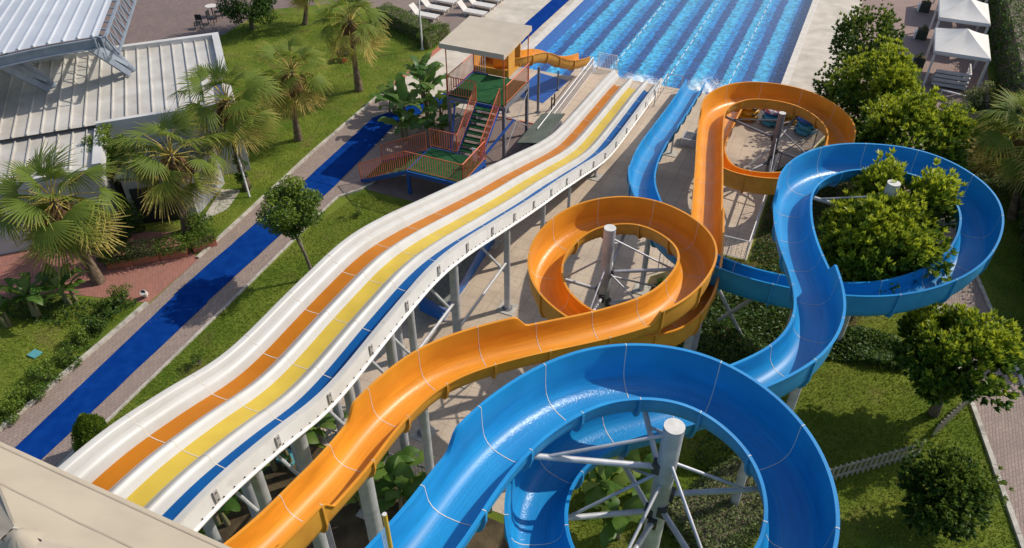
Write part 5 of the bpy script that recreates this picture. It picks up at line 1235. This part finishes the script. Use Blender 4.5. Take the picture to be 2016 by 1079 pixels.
# clipped block of variegated hedge under the near blue loop
hedge('clipped_hedge','big square variegated hedge block under the near blue loop',(-.35,13.0),(1.2,15.6),1.9,1.0,9000,'pale',.09,lumps=.05)
# ground cover
def cover(name,poly,n,m,size,hmax,tm=.4):
    poly=np.array(poly); lo=poly.min(0); hi=poly.max(0); q=lo+(hi-lo)*rng.random((n*2,2)); ins=np.zeros(len(q),bool); j=len(poly)-1
    for i in range(len(poly)):
        a=poly[i]; c=poly[j]; ins^=((a[1]>q[:,1])!=(c[1]>q[:,1]))&(q[:,0]<(c[0]-a[0])*(q[:,1]-a[1])/(c[1]-a[1]+1e-12)+a[0]); j=i
    q=q[ins]; lump=.5+.5*np.sin(q[:,0]*2.3+1.3*np.sin(q[:,1]*1.7))*np.cos(q[:,1]*2.1); P=np.column_stack([q,hmax*(.15+.85*lump)*rng.random(len(q))**.6])
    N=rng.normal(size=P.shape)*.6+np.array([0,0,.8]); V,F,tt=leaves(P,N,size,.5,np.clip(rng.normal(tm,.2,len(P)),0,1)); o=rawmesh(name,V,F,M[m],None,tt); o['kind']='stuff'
cover('ground_cover',[(-4.2,18.6),(-1.0,18.9),(.6,19.6),(1.6,22.6),(2.6,25.8),(.0,26.9),(-1.9,26.6),(-4.2,24.3)],12000,'dense',.14,.5)
cover('ground_cover',[(1.8,22.4),(5.3,23.0),(5.0,24.6),(2.0,24.3)],3600,'dense',.14,.55)
cover('ground_cover',[(-31,11.2),(-24,12.6),(-22.6,14.6),(-26.4,13.6),(-30,11.6)],2500,'dense',.12,.25,.3)
cover('ground_cover',[(-1.0,27.4),(3.4,26.8),(3.2,34.5),(1.3,40.8),(.4,38.1),(-1.0,35.2)],6000,'dense',.13,.35,.35)
cover('ground_cover',[(1.0,12.6),(2.6,17.6),(-.4,18.2),(-.9,16.5)],1500,'dense',.12,.25,.3)
# grass blades on the lawns
def grass(polys,dens,hmin,hmax):
    P=[]
    for poly in polys:
        poly=np.array(poly); lo=poly.min(0); hi=poly.max(0); n=int(np.prod(hi-lo)*dens); q=lo+(hi-lo)*rng.random((n,2)); ins=np.zeros(n,bool); j=len(poly)-1
        for i in range(len(poly)):
            a=poly[i]; c=poly[j]; ins^=((a[1]>q[:,1])!=(c[1]>q[:,1]))&(q[:,0]<(c[0]-a[0])*(q[:,1]-a[1])/(c[1]-a[1]+1e-12)+a[0]); j=i
        P.append(q[ins])
    q=np.concatenate(P); n=len(q); a=rng.uniform(0,6.283,n); h=rng.uniform(hmin,hmax,n); ln=rng.normal(0,.5,(n,2))*h[:,None]
    w_=rng.uniform(.010,.022,n); dx=np.stack([np.cos(a),np.sin(a)],1)*w_[:,None]
    V=np.empty((n,3,3)); V[:,0,:2]=q-dx; V[:,1,:2]=q+dx; V[:,2,:2]=q+ln; V[:,:2,2]=-.01; V[:,2,2]=h
    pat=.5+.28*np.sin(q[:,0]*.9+1.7*np.sin(q[:,1]*.55))*np.cos(q[:,1]*.8+q[:,0]*.3)+rng.normal(0,.2,n)
    o=rawmesh('grass',V.reshape(-1,3),np.arange(3*n).reshape(-1,3),M['grass'],None,np.repeat(np.clip(pat,0,1),3)); o['kind']='stuff'
grass([[(-3.4,9),(XL(9)-.2,9),(XL(17)-.2,17),(XL(22)-.2,22),(XL(28)-.2,28),(3.2,29),(-1.0,29),(-1.0,27.4),(-2.2,27),(-4.4,24),(-4.4,18)]],430,.04,.10)
grass([[(XR(20)+.2,20),(9.6,20),(9.3,45),(XR(45)+.2,45)]],150,.04,.10)
grass([[(-19.0,7),(-13.2,7),(-13.2,25.2),(-18.9,25.2),(-19.5,22),(-19.2,12)]],380,.04,.09)
grass([[(-22.5,4),(-31,4),(-31,10.5),(-26,13.2),(-22.6,14.4)]],300,.04,.10)
grass([[(-23.0,19.2),(-24.3,21),(-27.5,27.5),(-31.5,31.5),(-38,36.5),(-38,42.5),(-30,45),(-24.8,42.5),(-24,41),(-23.8,34.8),(-23.5,27.7)]],190,.04,.09)
for lab,px,py,r_,h_ in (('dark bush behind the planter boxes against the porch',232,462,.65,1.1),('dark leafy bush at the porch corner behind the planters',392,447,.5,.9),('dark bush between the big front palm and the porch',262,440,.6,1.2),('low leafy bush under the palm at the left edge of the planters',212,500,.5,.7)):
    p=at(px,py,.3); shrub('bush',lab,(p.x,p.y,0),(r_,r_,h_*.6),1300,'dense',.10,'bushes by the building porch')
